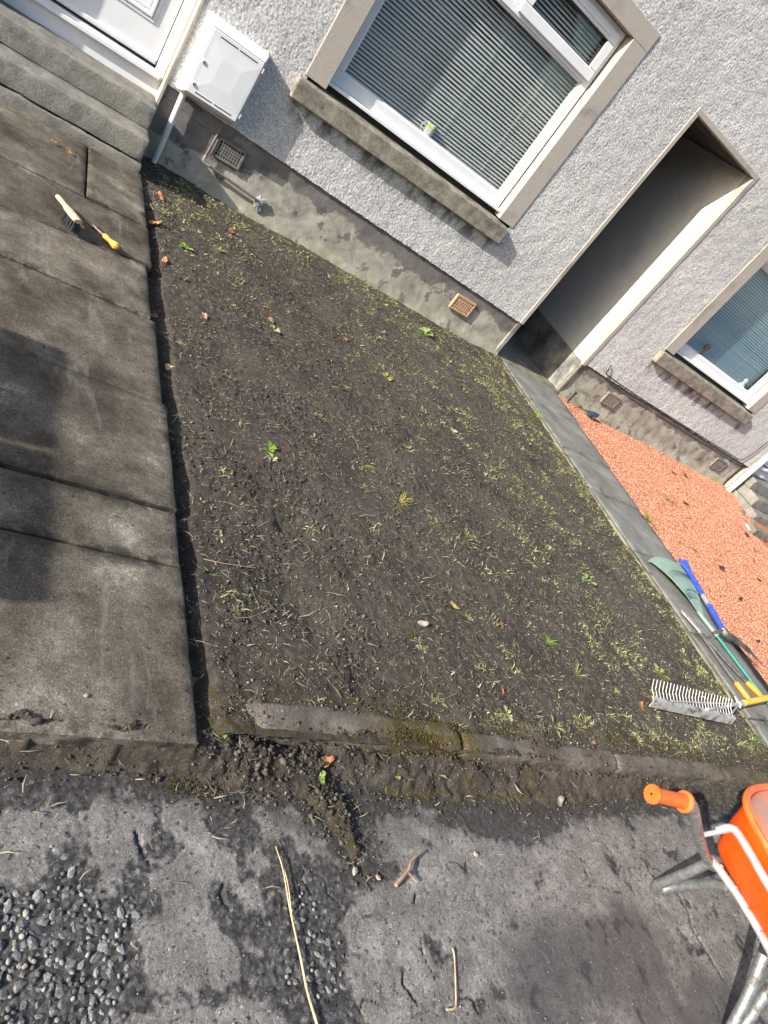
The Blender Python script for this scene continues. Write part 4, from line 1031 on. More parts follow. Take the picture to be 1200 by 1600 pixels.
# conduit under the box
cp = MB(); cp.tube([(0.905, 5.155, 0.03), (0.900, 5.155, 0.30), (0.893, 5.155, 0.582)], .019, 14); o = cp.build('conduit_pipe', M['upvc_cream'], None, True)
tag(o, 'white plastic pipe running from the meter box down to the soil', 'pipe')
# pipe elbow on the base course
gp = empty('gas_pipe', (1.18, 5.17, .25)); tag(gp, 'thin brown pipe bent along the base of the wall', 'pipe')
pts = smooth_path([(1.192, 5.178, 0.53), (1.185, 5.172, 0.40), (1.181, 5.170, 0.285), (1.186, 5.168, 0.268), (1.21, 5.168, 0.262), (1.40, 5.168, 0.245), (1.63, 5.168, 0.226)], 4)
m = MB(); m.tube(pts, .0085, 10); m.build('pipe', M['copper_pipe'], gp, True)
m = MB(); m.tube([(1.183, 5.169, 0.31), (1.181, 5.168, 0.272), (1.20, 5.168, 0.262), (1.235, 5.168, 0.259)], .0125, 10); m.build('elbow', M['scuffed_metal'], gp, True)
m = MB(); rr = random.Random(8)
for cx_, cz_, rad_, th in ((1.655, .222, .042, .016), (1.645, .185, .030, .010), (1.67, .165, .022, .008)):
    n_ = 18; prof_ = [(1.0, 0), (.93, .5), (.6, .9), (.25, 1.0)]; vs = []; wob = [1 + rr.uniform(-.22, .22) for _ in range(n_)]
    for q, h_ in prof_:
        for k in range(n_):
            a_ = 2 * math.pi * k / n_; vs.append((cx_ + rad_ * q * wob[k] * math.cos(a_), 5.196 - .012 - th * h_ + rr.uniform(-.002, .002), cz_ + rad_ * q * wob[k] * math.sin(a_)))
    m.add(vs, [(i * n_ + k, i * n_ + (k + 1) % n_, (i + 1) * n_ + (k + 1) % n_, (i + 1) * n_ + k) for i in range(3) for k in range(n_)] + [tuple(3 * n_ + k for k in range(n_))])
m.build('mortar', M['mortar_white'], gp, True)
# air vents
def vent(name, cx, cz, w, h, nx, nz, m_, label, y=None, slots=False, t=.012):
    y = (WALL - .012) if y is None else y
    v = empty(name, (cx, y, cz)); tag(v, label, 'air vent', 'air vents in the base of the wall')
    b = MB(); b.box(cx - w / 2 + .004, cx + w / 2 - .004, y - .001, y + .02, cz - h / 2 + .004, cz + h / 2 - .004); b.build('dark_opening', M['black_hole'], v)
    frame_rect(cx - w / 2, cx + w / 2, cz - h / 2, cz + h / 2, y - .012, y + .015, .018).build('frame', m_, v, bevel=.002)
    a0, a1, c0, c1 = cx - w / 2 + .018, cx + w / 2 - .018, cz - h / 2 + .018, cz + h / 2 - .018
    sx = (a1 - a0) / nx; sz = (c1 - c0) / nz
    for i in range(1, nx):
        q = MB(); q.box(a0 + i * sx - sx * .24, a0 + i * sx + sx * .24, y - .009, y + .006, c0, c1); q.build('bar', m_, v)
    for j in range(1, nz):
        q = MB(); q.box(a0, a1, y - .0085, y + .005, c0 + j * sz - sz * .24, c0 + j * sz + sz * .24); q.build('bar', m_, v)
vent('air_vent', 1.312, 0.398, .205, .135, 9, 5, M['vent_grey'], 'grey mortar-smeared air vent above the thin brown pipe')
vent('air_vent', 3.638, 0.338, .225, .14, 8, 5, M['terracotta'], 'terracotta air vent in the wall base left of the passage')
vent('air_vent', 5.945, 0.296, .225, .14, 7, 4, M['vent_rust'], 'rusty air vent just right of the passage')
vent('air_vent', 8.30, 0.30, .24, .15, 5, 2, M['vent_grey'], 'faded air vent near the far right downpipe')
# cable and downpipe of the right-hand house
c = MB(); c.tube(smooth_path([(5.545, 5.165, .61), (5.55, 5.15, .55), (5.62, 5.16, .505), (6.2, 5.162, .488), (7.2, 5.162, .487), (8.2, 5.162, .492), (8.50, 5.16, .50), (8.56, 5.16, .56), (8.60, 5.16, .75), (8.64, 5.16, 1.4)], 6), .0065, 8)
o = c.build('cable', M['black_plastic'], None, True); tag(o, 'black cable running along the foot of the roughcast right of the passage', 'cable')
c = MB(); c.tube([(8.79, 5.10, .06), (8.785, 5.10, 1.2), (8.78, 5.10, 4.9)], .036, 16); o = c.build('downpipe', M['upvc'], None, True); tag(o, 'white rainwater downpipe at the right edge beyond the gravel', 'pipe')

# ================================================================== BEHIND THE GLASS
def slat_mesh(L, wd, tilt, name='slat'):
    n = 5; vs = []; a = rad(tilt)
    for x in (0, L):
        for k in range(n):
            t = k / (n - 1) - .5; d = t * wd; c = .0022 * (1 - 4 * t * t)
            vs.append((x, d * math.cos(a) - c * math.sin(a), d * math.sin(a) + c * math.cos(a)))
    me = bpy.data.meshes.new(name); me.from_pydata(vs, [], [(k, k + 1, n + k + 1, n + k) for k in range(n - 1)]); me.update(); return me
def blind(x0, x1, z0, z1, y, tilt, label, cords, mm='slat'):
    b = empty('venetian_blind', ((x0 + x1) / 2, y, z0)); tag(b, label, 'blind', 'venetian blinds')
    me = slat_mesh(x1 - x0, .025, tilt); me.materials.append(M[mm])
    k = int((z1 - z0) / .0256)
    for i in range(k):
        o = bpy.data.objects.new('slat', me); COL.objects.link(o); o.parent = b
        o.matrix_parent_inverse = parent_world(b).inverted()
        o.location = (x0, y, z0 + .0256 * i); o.rotation_euler = (rad(random.uniform(-4, 4)), rad(random.uniform(-.06, .06)), 0)
    for cx in cords:
        m = MB(); m.tube([(cx, y - .016, z0), (cx, y - .016, z1)], .0011, 5); m.build('cord', M['slat'], b)
    m = MB(); m.box(x0, x1, y - .014, y + .014, z0 - .03, z0 - .016); m.build('bottom_rail', M['slat'], b)
blind(1.715, 3.345, 1.262, 2.54, 5.350, 46, 'grey venetian blind with open slats in the large window', (2.12, 2.62, 3.08))
blind(6.19, 7.76, 1.21, 2.53, 5.375, 68, 'closed venetian blind tinted with reflected sky blue in the right-hand window', (6.9, 7.3), 'slat_sky_tint')
mug = empty('mug', (2.52, 5.315, 1.205)); tag(mug, 'white mug with a lime green band on the inside window ledge', 'mug')
bx, by, bz_ = 2.52, 5.322, 1.2035
m = MB(); m.lathe([(.033, 0), (.036, .003), (.040, .10), (.041, .118), (.038, .118), (.034, .01)], 24, (bx, by, bz_)); m.build('body', M['mug_white'], mug, True)
m = MB(); m.lathe([(.0405, .086), (.0415, .104)], 24, (bx, by, bz_)); m.build('band', M['lime'], mug, True)
m = MB(); m.tube(smooth_path([(bx - .038, by - .005, bz_ + .095), (bx - .062, by - .008, bz_ + .10), (bx - .075, by - .01, bz_ + .07), (bx - .062, by - .008, bz_ + .04), (bx - .036, by - .005, bz_ + .025)], 4), .005, 8); m.build('handle', M['mug_white'], mug, True)
for nm, cat_, lb, x_, pr in (('figurine', 'ornament', 'round-headed ornament standing on the ledge of the right-hand window', 6.62, [(.03, 0), (.03, .012), (.008, .02), (.007, .08), (.02, .095), (.034, .125), (.028, .155), (.01, .17)]),
                        ('vase', 'vase', 'small dark vase at the left end of the right-hand window ledge', 6.27, [(.02, 0), (.03, .03), (.024, .06), (.012, .08), (.018, .10)]),
                        ('animal_ornament', 'ornament', 'pale ornament near the right end of the right-hand window ledge', 7.56, [(.04, 0), (.045, .03), (.03, .06), (.018, .075), (.026, .10), (.022, .125), (.006, .135)])):
    m = MB(); m.lathe(pr, 16, (x_, 5.322, 1.1485)); o = m.build(nm, M['black_plastic'] if nm == 'vase' else (M['mug_white'] if nm == 'animal_ornament' else M['leaf_brown']), None, True); tag(o, lb, cat_)

# ================================================================== TOOLS
# --- wheelbarrow
wb = empty('wheelbarrow', (2.9, .32, 0)); tag(wb, 'orange wheelbarrow with orange grips on galvanised tube frame', 'wheelbarrow')
CY = .322
def loop(cx, a, b, z, n=40, p=4.0):
    out = []
    for k in range(n):
        t = 2 * math.pi * k / n; c, s_ = math.cos(t), math.sin(t)
        out.append((cx + a * abs(c) ** (2 / p) * (1 if c >= 0 else -1), CY + b * abs(s_) ** (2 / p) * (1 if s_ >= 0 else -1), z))
    return out
def shell(loops, n=40, cap=True):
    m = MB(); vs = [q for l in loops for q in l]; fs = []
    for i in range(len(loops) - 1):
        for k in range(n):
            l = (k + 1) % n; fs.append((i * n + k, i * n + l, (i + 1) * n + l, (i + 1) * n + k))
    if cap: fs.append(tuple((len(loops) - 1) * n + k for k in range(n)))
    return m.add(vs, fs)
outer = [loop(2.93, .462, .272, .565), loop(2.93, .455, .268, .55), loop(2.94, .40, .235, .45, p=6), loop(2.95, .335, .20, .34, p=8), loop(2.96, .31, .185, .315, p=8), loop(2.96, .28, .165, .305, p=8)]
tray = shell(outer).build('tray', M['orange_tray'], wb, True, angle=60)
inner = [loop(2.93, .455, .266, .5655), loop(2.94, .393, .229, .452, p=4.5), loop(2.95, .328, .193, .345, p=5), loop(2.96, .29, .172, .318, p=5)]
shell(inner).build('tray_inside', M['tray_dusty'], tray, True, angle=60)
rim = MB(); rim.tube(loop(2.93, .470, .280, .566, 48), .0125, 8, closed=True); rim.build('tray_rim', M['orange_grip'], tray, True)
CR = .262
for sgn in (1, -1):
    f = (lambda p: p) if sgn > 0 else (lambda p: (p[0] - .03, 2 * CR - p[1], p[2]))
    hp = smooth_path([f(q) for q in [(2.11, .592, .497), (2.265, .568, .50), (2.30, .556, .492), (2.335, .540, .465), (2.46, .487, .372), (2.585, .452, .302), (2.64, .445, .287), (2.75, .44, .275), (3.15, .40, .24), (3.36, .38, .20)]], 5)
    hd = MB(); hd.tube(hp, .0165, 12); hd = hd.build('handle', M['galvanised'], wb, True)
    gr = MB(); ax = Vector(f((2.27, .567, .50))) - Vector(f((2.09, .593, .497)))
    gr.lathe([(.019, 0), (.0285, .001), (.030, .004), (.030, .010), (.0275, .013), (.0225, .016), (.0215, .022)] + [(.0215 + (.0016 if k % 2 else 0), .026 + k * .006) for k in range(20)] + [(.0225, .15), (.024, .158), (.0335, .161), (.0345, .166), (.0335, .172), (.024, .176)], 22, f((2.085, .594, .4965)), ax)
    g_ = gr.build('grip', M['orange_grip'], hd, True, angle=50)
    ho = MB(); ho.lathe([(.004, 0), (.004, .0008)], 8, Vector(f((2.085, .594, .4965))) - ax.normalized() * .0006, ax); ho.build('grip_hole', M['black_hole'], hd)
    lg = [(2.585, .455, .300), (2.60, .462, .20), (2.625, .475, .09), (2.645, .482, .035), (2.67, .480, .018), (2.70, .470, .030), (2.705, .455, .09), (2.68, .42, .20), (2.655, .385, .272), (2.645, .36, .285)]
    if sgn < 0: lg = [(2.62, .17, .295), (2.60, .10, .20), (2.585, .035, .09), (2.58, .0, .035), (2.60, -.012, .018), (2.64, .0, .030), (2.665, .03, .09), (2.68, .08, .20), (2.69, .12, .27), (2.68, .15, .285)]
    m = MB(); m.tube(smooth_path(lg, 5), .0185, 12); m.build('leg', M['galvanised'], wb, True)
    m = MB(); m.tube([f((2.425, .505, .405)), f((2.47, .498, .445)), f((2.525, .49, .485))], .0085, 8); m.build('stay', M['rail_zinc'], wb, True)
sb = smooth_path([(2.470, .503, .440), (2.488, .498, .472), (2.492, .478, .490), (2.480, .41, .498), (2.468, CY, .500), (2.475, .20, .498), (2.48, .10, .490), (2.47, .04, .472), (2.44, .022, .440)], 5)
m = MB(); m.tube(sb, .014, 10); m.build('support_bar', M['rail_zinc'], wb, True)
m = MB(); m.tube(smooth_path([(2.575, .458, .318), (2.595, .43, .317), (2.612, .38, .316), (2.625, CY, .316), (2.63, .22, .316), (2.61, .12, .317), (2.56, .07, .318)], 4), .014, 10); m.build('cross_rail', M['rail_zinc'], wb, True)
for by_ in (.43, .36, .29, .22):
    m = MB(); m.lathe([(.008, 0), (.008, .003), (.004, .006)], 10, (2.612 if by_ < .4 else 2.598, by_, .329), (0, 0, 1)); m.build('rail_bolt', M['scuffed_metal'], wb, True)
wh = empty('wheel', (3.36, CY, .19), wb)
m = MB(); prof = [(.10, -.03), (.15, -.042), (.178, -.038), (.19, -.018), (.192, 0), (.19, .018), (.178, .038), (.15, .042), (.10, .03)]
m.lathe(prof, 32, (3.36, CY, .192), (0, 1, 0)); ty = m.build('tyre', M['tyre'], wh, True)
m = MB()
for k in range(28):
    a = 2 * math.pi * k / 28
    for s_ in (-1, 1):
        p0 = Vector((3.36 + .190 * math.cos(a), CY + s_ * .006, .192 + .190 * math.sin(a))); p1 = Vector((3.36 + .180 * math.cos(a + .05), CY + s_ * .038, .192 + .180 * math.sin(a + .05)))
        m.tube([p0, p1], .006, 5)
m.build('tread', M['tyre'], wh)
m = MB(); m.lathe([(.02, -.045), (.03, -.045), (.03, -.02), (.105, -.03), (.105, .03), (.03, .02), (.03, .045), (.02, .045)], 24, (3.36, CY, .192), (0, 1, 0)); m.build('rim', M['rail_zinc'], wh, True)

# --- landscape rake with yellow pole
rk = empty('rake', (3.65, 1.26, .1)); tag(rk, 'wide aluminium rake with yellow pole lying across the bed corner', 'rake')
A = Vector((3.245, 1.268, .122)); B = Vector((4.035, 1.236, .128)); D = (B - A).normalized(); Nn = Vector((-D.y, D.x, 0)); up = Vector((0, 0, 1))
def strip(name, a, b, n1, w1, n2, w2, m_, par):
    m = MB(); vs = []
    for p in (a, b):
        vs += [p - n1 * w1 - n2 * w2, p + n1 * w1 - n2 * w2, p + n1 * w1 + n2 * w2, p - n1 * w1 + n2 * w2]
    m.add(vs, [(3, 2, 1, 0), (4, 5, 6, 7), (0, 1, 5, 4), (1, 2, 6, 5), (2, 3, 7, 6), (3, 0, 4, 7)]); return m.build(name, m_, par)
n_t = (Nn * .25 + up * .97).normalized()
strip('head_plate', A - n_t * .0, B, n_t, .021, Nn, .0025, M['aluminium'], rk)
strip('head_flange', A + n_t * .021 + Nn * .011, B + n_t * .021 + Nn * .011, Nn, .011, up, .0025, M['aluminium'], rk)
tm = None
for i in range(26):
    p = A + (B - A) * ((i + .5) / 26) + n_t * .021 + Nn * .021
    q = p + Nn * .072 + up * .050
    m = MB(); m.tube([p, p + Nn * .040 + up * .016, q], [.0028, .0026, .0020], 5); m.build('tooth', M['scuffed_metal'], rk)
CN = Vector((4.215, 1.352, .152)); PD = (Vector((4.76, 1.452, .172)) - CN).normalized()
m = MB(); m.tube([CN - PD * .02, CN + PD * .06], .017, 12); m.build('collar', M['aluminium'], rk, True)
m = MB(); m.tube([CN + PD * .045, CN + PD * 1.55], .0185, 14); m.build('pole', M['yellow_pole'], rk, True)
for p in (A + (B - A) * .20, A + (B - A) * .62):
    m = MB(); m.tube([CN, CN * .35 + (p + n_t * .03) * .65 + up * .006, p + n_t * .03 + Nn * .01], .0085 if p.x > 3.5 else .0045, 8); m.build('brace', M['aluminium'], rk, True)
m = MB(); m.tube([CN + PD * -.01, A + (B - A) * .9 + n_t * .02], .006, 8); m.build('brace', M['scuffed_metal'], rk, True)
m = MB(); m.tube([CN + Vector((-.03, -.03, .0)), CN + Vector((-.025, .05, .012))], .007, 8); m.build('clamp_bolt', M['aluminium'], rk, True)

# --- leaf rake
lr = empty('leaf_rake', (4.67, 2.05, PZ)); tag(lr, 'teal plastic fan leaf rake lying on the right path', 'rake')
T0 = Vector((4.668, 2.045, PZ + .030)); E0 = Vector((4.445, 2.545, PZ + .035)); E1 = Vector((4.985, 2.66, PZ + .035)); NT = 22
def fan(t, s_):
    a0 = math.atan2(E0.y - T0.y, E0.x - T0.x); a1 = math.atan2(E1.y - T0.y, E1.x - T0.x); a = a0 + (a1 - a0) * t
    R = (.545 + (.69 - .545) * t) ; r = .03 + (R - .03) * s_
    z = PZ + .022 + .045 * math.sin(math.pi * min(s_, 1) * .85) - .01 * s_
    return Vector((T0.x + r * math.cos(a), T0.y + r * math.sin(a), z))
for i in range(NT):
    t0, t1 = (i + .06) / NT, (i + .94) / NT; vs = []
    for s_ in (0, .2, .4, .6, .8, .93, 1.0): vs += [fan(t0 + (.10 / NT if s_ > .75 else 0), s_), fan(t1 - (.10 / NT if s_ > .75 else 0), s_)]
    e_ = fan((t0 + t1) / 2, 1.03); vs += [fan(t0 + .2 / NT, 1.03) - up * .022, fan(t1 - .2 / NT, 1.03) - up * .022]
    fs = [(2 * k, 2 * k + 1, 2 * k + 3, 2 * k + 2) for k in range(len(vs) // 2 - 1)]
    m = MB(); m.add(vs, fs); o = m.build('tine', M['teal_plastic'], lr, True)
    sd = o.modifiers.new('thick', 'SOLIDIFY'); sd.thickness = .003
m = MB(); vs = []
for i in range(23): vs += [fan(i / 22, .30) + up * .004, fan(i / 22, .74) + up * .004]
m.add(vs, [(2 * k, 2 * k + 2, 2 * k + 3, 2 * k + 1) for k in range(22)]); o = m.build('web', M['teal_plastic'], lr, True)
sd = o.modifiers.new('thick', 'SOLIDIFY'); sd.thickness = .003
m = MB(); m.tube([fan(i / 22, .42) + up * .007 for i in range(23)], .004, 6); m.build('rib', M['teal_plastic'], lr, True)
m = MB(); m.tube([T0 + Vector((-.03, .09, .004)), T0, T0 + Vector((.012, -.11, 0))], [.012, .016, .013], 10); m.build('socket', M['teal_plastic'], lr, True)
m = MB(); m.tube([T0 + Vector((.008, -.06, 0)), Vector((4.745, 1.46, PZ + .022)), Vector((4.83, .85, PZ + .016))], .0105, 10); m.build('pole', M['green_pole'], lr, True)

# --- blue-handled hoe
hoe = empty('hoe', (4.8, 2.2, PZ)); tag(hoe, 'blue-handled digging hoe with mud-caked dark blade', 'hoe')
H0 = Vector((4.895, 2.545, PZ + .075)); H1 = Vector((4.682, 1.925, PZ + .085)); hd_ = (H1 - H0).normalized(); sd_ = Vector((-hd_.y, hd_.x, 0))
m = MB(); m.tube([H0, H0 + (H1 - H0) * .42], .0185, 12); m.build('shaft', M['blue_shaft'], hoe, True)
m = MB(); m.tube([H0 + (H1 - H0) * .42, H0 + (H1 - H0) * .58], .0172, 12); m.build('bare_section', M['scuffed_metal'], hoe, True)
m = MB(); m.tube([H0 + (H1 - H0) * .58, H0 + (H1 - H0) * .95], .0185, 12); m.build('shaft', M['blue_shaft'], hoe, True)
for k in (.2, .72): 
    m = MB(); m.tube([H0 + (H1 - H0) * k, H0 + (H1 - H0) * (k + .02)], .0215, 12); m.build('ring', M['blue_shaft'], hoe, True)
for s_, L in ((1, .10), (-1, .055)):
    m = MB(); m.tube(smooth_path([H0 + hd_ * .02, H0 - hd_ * .05 + sd_ * s_ * .030, H0 - hd_ * (.05 + L) + sd_ * s_ * .042], 4), .015, 10); m.build('fork_grip', M['blue_shaft'], hoe, True)
m = MB(); m.tube([H1 - hd_ * .04, H1 + hd_ * .012], .016, 12); m.build('collar', M['scuffed_metal'], hoe, True)
bl = MB(); st_ = []
for t, w_, zz, dd in ((0, .010, .030, 0.0), (.06, .034, .075, .0), (.2, .046, .085, -.004), (.4, .050, .080, -.012), (.6, .042, .070, -.02), (.72, .026, .060, -.026), (.86, .012, .045, -.034), (1, .006, .032, -.045)):
    w_ *= .62; c_ = Vector((4.620, 1.955, PZ)) + (Vector((5.14, 1.80, PZ)) - Vector((4.62, 1.955, PZ))) * t
    n1 = Vector((.28, .96, 0)); st_.append([c_ + n1 * (w_ * .55 + dd) + up * (zz + w_ * .5), c_ + n1 * dd + up * (zz + w_ * .62), c_ - n1 * (w_ * .55 - dd) + up * (zz - w_ * .45), c_ + n1 * dd + up * (zz - w_ * .1)])
vs = [q for s_ in st_ for q in s_]; fs = []
for i in range(len(st_) - 1):
    for k in range(4): fs.append((i * 4 + k, i * 4 + (k + 1) % 4, i * 4 + 4 + (k + 1) % 4, i * 4 + 4 + k))
fs += [(3, 2, 1, 0), tuple(len(vs) - 4 + k for k in range(4))]
bl.add(vs, fs); bl.build('blade', M['mud_metal'], hoe, True, angle=50)

# --- loppers
lp = empty('loppers', (4.45, 1.9, PZ)); tag(lp, 'long dark loppers with orange grips lying on the path edge', 'loppers')
pv = Vector((4.452, 1.925, PZ + .025))
m = MB(); bl_ = [(4.382, 2.085), (4.404, 2.108), (4.446, 2.060), (4.486, 1.955), (4.476, 1.905), (4.446, 1.905), (4.430, 1.97), (4.402, 2.030)]
m.prism(bl_, PZ + .022, PZ + .030); m.build('blade', M['lopper_blade'], lp, bevel=.002)
m = MB(); m.prism([(4.425, 2.06), (4.445, 2.055), (4.482, 1.965), (4.478, 1.91), (4.455, 1.91), (4.455, 1.98)], PZ + .012, PZ + .020); m.build('hook', M['mud_metal'], lp, bevel=.002)
m = MB(); m.lathe([(.014, 0), (.014, .012), (.009, .016)], 14, (pv.x, pv.y, PZ + .02)); m.build('pivot', M['scuffed_metal'], lp, True)
for a, b, c_ in (((4.448, 1.92), (4.455, 1.66), (4.474, 1.545)), ((4.466, 1.92), (4.560, 1.70), (4.654, 1.575))):
    e_ = Vector((c_[0], c_[1], PZ + .02)); d_ = (e_ - Vector((b[0], b[1], PZ + .02))).normalized()
    m = MB(); m.tube([(a[0], a[1], PZ + .024), (b[0], b[1], PZ + .022), e_], .0115, 10); ar = m.build('arm', M['lopper_arm'], lp, True)
    m = MB(); m.tube([e_ - d_ * .005, e_ + d_ * .01, e_ + d_ * .09, e_ + d_ * .115], [.014, .0165, .0165, .011], 12); m.build('grip', M['orange_plastic'], lp, True)

# --- hand brush and scraper on the left path
br = empty('hand_brush', (.39, 3.55, PZ)); tag(br, 'wooden hand brush with dark bristles on the left path', 'brush')
b0 = Vector((.335, 3.735, PZ + .035)); b1 = Vector((.425, 3.462, PZ + .075)); bd = (b1 - b0); bs = Vector((-bd.y, bd.x, 0)).normalized(); bu = bd.cross(bs).normalized(); bu = bu if bu.z > 0 else -bu
rings = []
for t, w_, h_ in ((0, .010, .008), (.03, .015, .010), (.15, .016, .011), (.33, .0125, .011), (.46, .018, .012), (.56, .024, .013), (.80, .025, .013), (.97, .023, .012), (1, .020, .009)):
    c_ = b0 + bd * t; rings.append([c_ + bs * w_ * math.cos(a) + bu * h_ * math.sin(a) for a in [2 * math.pi * k / 12 for k in range(12)]])
m = MB(); vs = [q for r_ in rings for q in r_]; fs = [(i * 12 + k, i * 12 + (k + 1) % 12, i * 12 + 12 + (k + 1) % 12, i * 12 + 12 + k) for i in range(len(rings) - 1) for k in range(12)]
fs += [tuple(range(11, -1, -1)), tuple(len(vs) - 12 + k for k in range(12))]; m.add(vs, fs); m.build('handle', M['bare_wood'], br, True, angle=60)
m = MB()
for i in range(130):
    t = .55 + .44 * RNG.random(); s_ = RNG.uniform(-1, 1); p = b0 + bd * t + bs * s_ * .020 - bu * .008
    q = p - bu * .05 + bs * s_ * .014 + bd.normalized() * RNG.uniform(-.006, .012) ; q.z = max(q.z, PZ + .004); m.tube([p, q], .0018, 4)
m.build('bristles', M['bristle'], br)
sc = empty('scraper', (.58, 3.56, PZ)); tag(sc, 'small scraper with turned orange wooden handle on the left path', 'scraper')
s0 = Vector((.513, 3.655, PZ + .012)); s1 = Vector((.563, 3.585, PZ + .020)); s2 = Vector((.628, 3.495, PZ + .028))
m = MB(); m.tube([s0, s1], .0042, 8); m.build('shank', M['twig'], sc, True)
m = MB(); m.add([(.486, 3.665, PZ + .006), (.520, 3.690, PZ + .010), (.540, 3.655, PZ + .012), (.505, 3.625, PZ + .008), (.49, 3.67, PZ + .010), (.522, 3.694, PZ + .014), (.543, 3.657, PZ + .017), (.508, 3.627, PZ + .013)], [(3, 2, 1, 0), (4, 5, 6, 7), (0, 1, 5, 4), (1, 2, 6, 5), (2, 3, 7, 6), (3, 0, 4, 7)]); m.build('blade', M['mud_metal'], sc, bevel=.002)
m = MB(); L = (s2 - s1).length; m.lathe([(.007, 0), (.013, .008), (.0125, .03), (.0105, .045), (.014, .065), (.0185, .085), (.0175, L - .008), (.008, L)], 18, s1, s2 - s1); m.build('handle', M['varnished_wood'], sc, True)

# --- bits on the gravel
m = MB(); m.box(5.372, 5.392, 5.10, 5.112, .05, .20); m.box(5.367, 5.397, 5.095, 5.117, .19, .205); o = m.build('peg', M['black_plastic'], None, bevel=.002); tag(o, 'short black peg standing in the gravel next to the passage', 'peg')
m = MB(); m.add([(5.58, 5.07, .10), (5.66, 4.99, .085), (5.76, 4.99, .11), (5.80, 5.03, .145), (5.78, 5.06, .13), (5.68, 5.06, .115), (5.70, 5.02, .15)], [(0, 1, 6), (1, 2, 6), (2, 3, 6), (3, 4, 6), (4, 5, 6), (5, 0, 6), (5, 4, 3, 2, 1, 0)]); o = m.build('plastic_scrap', M['blue_black'], None); tag(o, 'torn blue-black plastic scrap on the gravel under the wall', 'scrap')
rough_block('edge_stone', 8.20, 8.55, 4.12, 4.24, .03, .15, M['rubble'], None, 601, amp=.01, chip=.02); tag(bpy.context.scene.objects['edge_stone'], 'loose grey kerb block at the far end of the gravel', 'stone block')
for i, (px, py, r_) in enumerate(((8.66, 4.66, .07), (8.78, 4.76, .06), (8.45, 4.42, .05), (8.70, 4.48, .035), (8.84, 4.58, .06))):
    me = stone_mesh('rubble_stone', 700 + i, M['rubble']); o = link('rubble_stone', me, None); o.location = (px, py, .07); o.scale = (r_, r_, r_ * .8); o.rotation_euler = (0, 0, i * 1.3)
    tag(o, ('big pale rubble stone in front of the far steps', 'rubble stone closest to the downpipe', 'rubble stone nearest the loose kerb block', 'smallest rubble stone by the far steps', 'rubble stone at the corner of the far steps')[i], 'stone', 'rubble stones by the far right steps')
for i, (px, py) in enumerate(((8.30, 4.22), (8.62, 3.62))):
    m = MB(); rr = random.Random(i); pl = [(px + (.10 + .05 * rr.random()) * math.cos(a), py + (.07 + .04 * rr.random()) * math.sin(a)) for a in [k * .9 for k in range(7)]]
    m.prism(pl, .085, .098); o = m.build('plastic_shard', M['pale_blue'], None); tag(o, ('pale blue plastic shard lying beside the loose kerb block', 'pale blue plastic shard at the right edge of the gravel')[i], 'shard', 'pale blue shards')

# ================================================================== LEAVES, TWIGS, WEEDS
def leaf(name, x, y, z, size, m_, rot, curl, label, seed, group, lobed=True, tilt=.25, long=1.0):
    r_ = random.Random(seed); n = 14; rim_ = []
    for k in range(n):
        a = 2 * math.pi * k / n; q = 1 + (.22 * math.cos(3 * a + r_.uniform(-.3, .3)) if lobed else 0) + r_.uniform(-.12, .12)
        rim_.append((q * math.cos(a) * long, q * math.sin(a) * .62))
    vs = [(0, 0, 0)] + [(px * .5, py * .5, 0) for px, py in rim_] + [(px, py, 0) for px, py in rim_]
    vs = [(a, b, curl * (b * b * 1.4 + .5 * a * a) + .05 * math.sin(5 * a + 3 * b + seed)) for a, b, _ in vs]
    fs = [(0, 1 + k, 1 + (k + 1) % n) for k in range(n)] + [(1 + k, 1 + n + k, 1 + n + (k + 1) % n, 1 + (k + 1) % n) for k in range(n)]
    me = bpy.data.meshes.new(name); me.from_pydata(vs, [], fs); me.update()
    o = link(name, me, m_, None, True); o.location = (x, y, z); o.scale = (size,) * 3; o.rotation_euler = (tilt * r_.uniform(-1, 1), tilt * r_.uniform(-1, 1), rot)
    so = o.modifiers.new('thick', 'SOLIDIFY'); so.thickness = .03
    tag(o, label, 'leaf', group); return o
GL = 'fallen leaves on the soil bed'
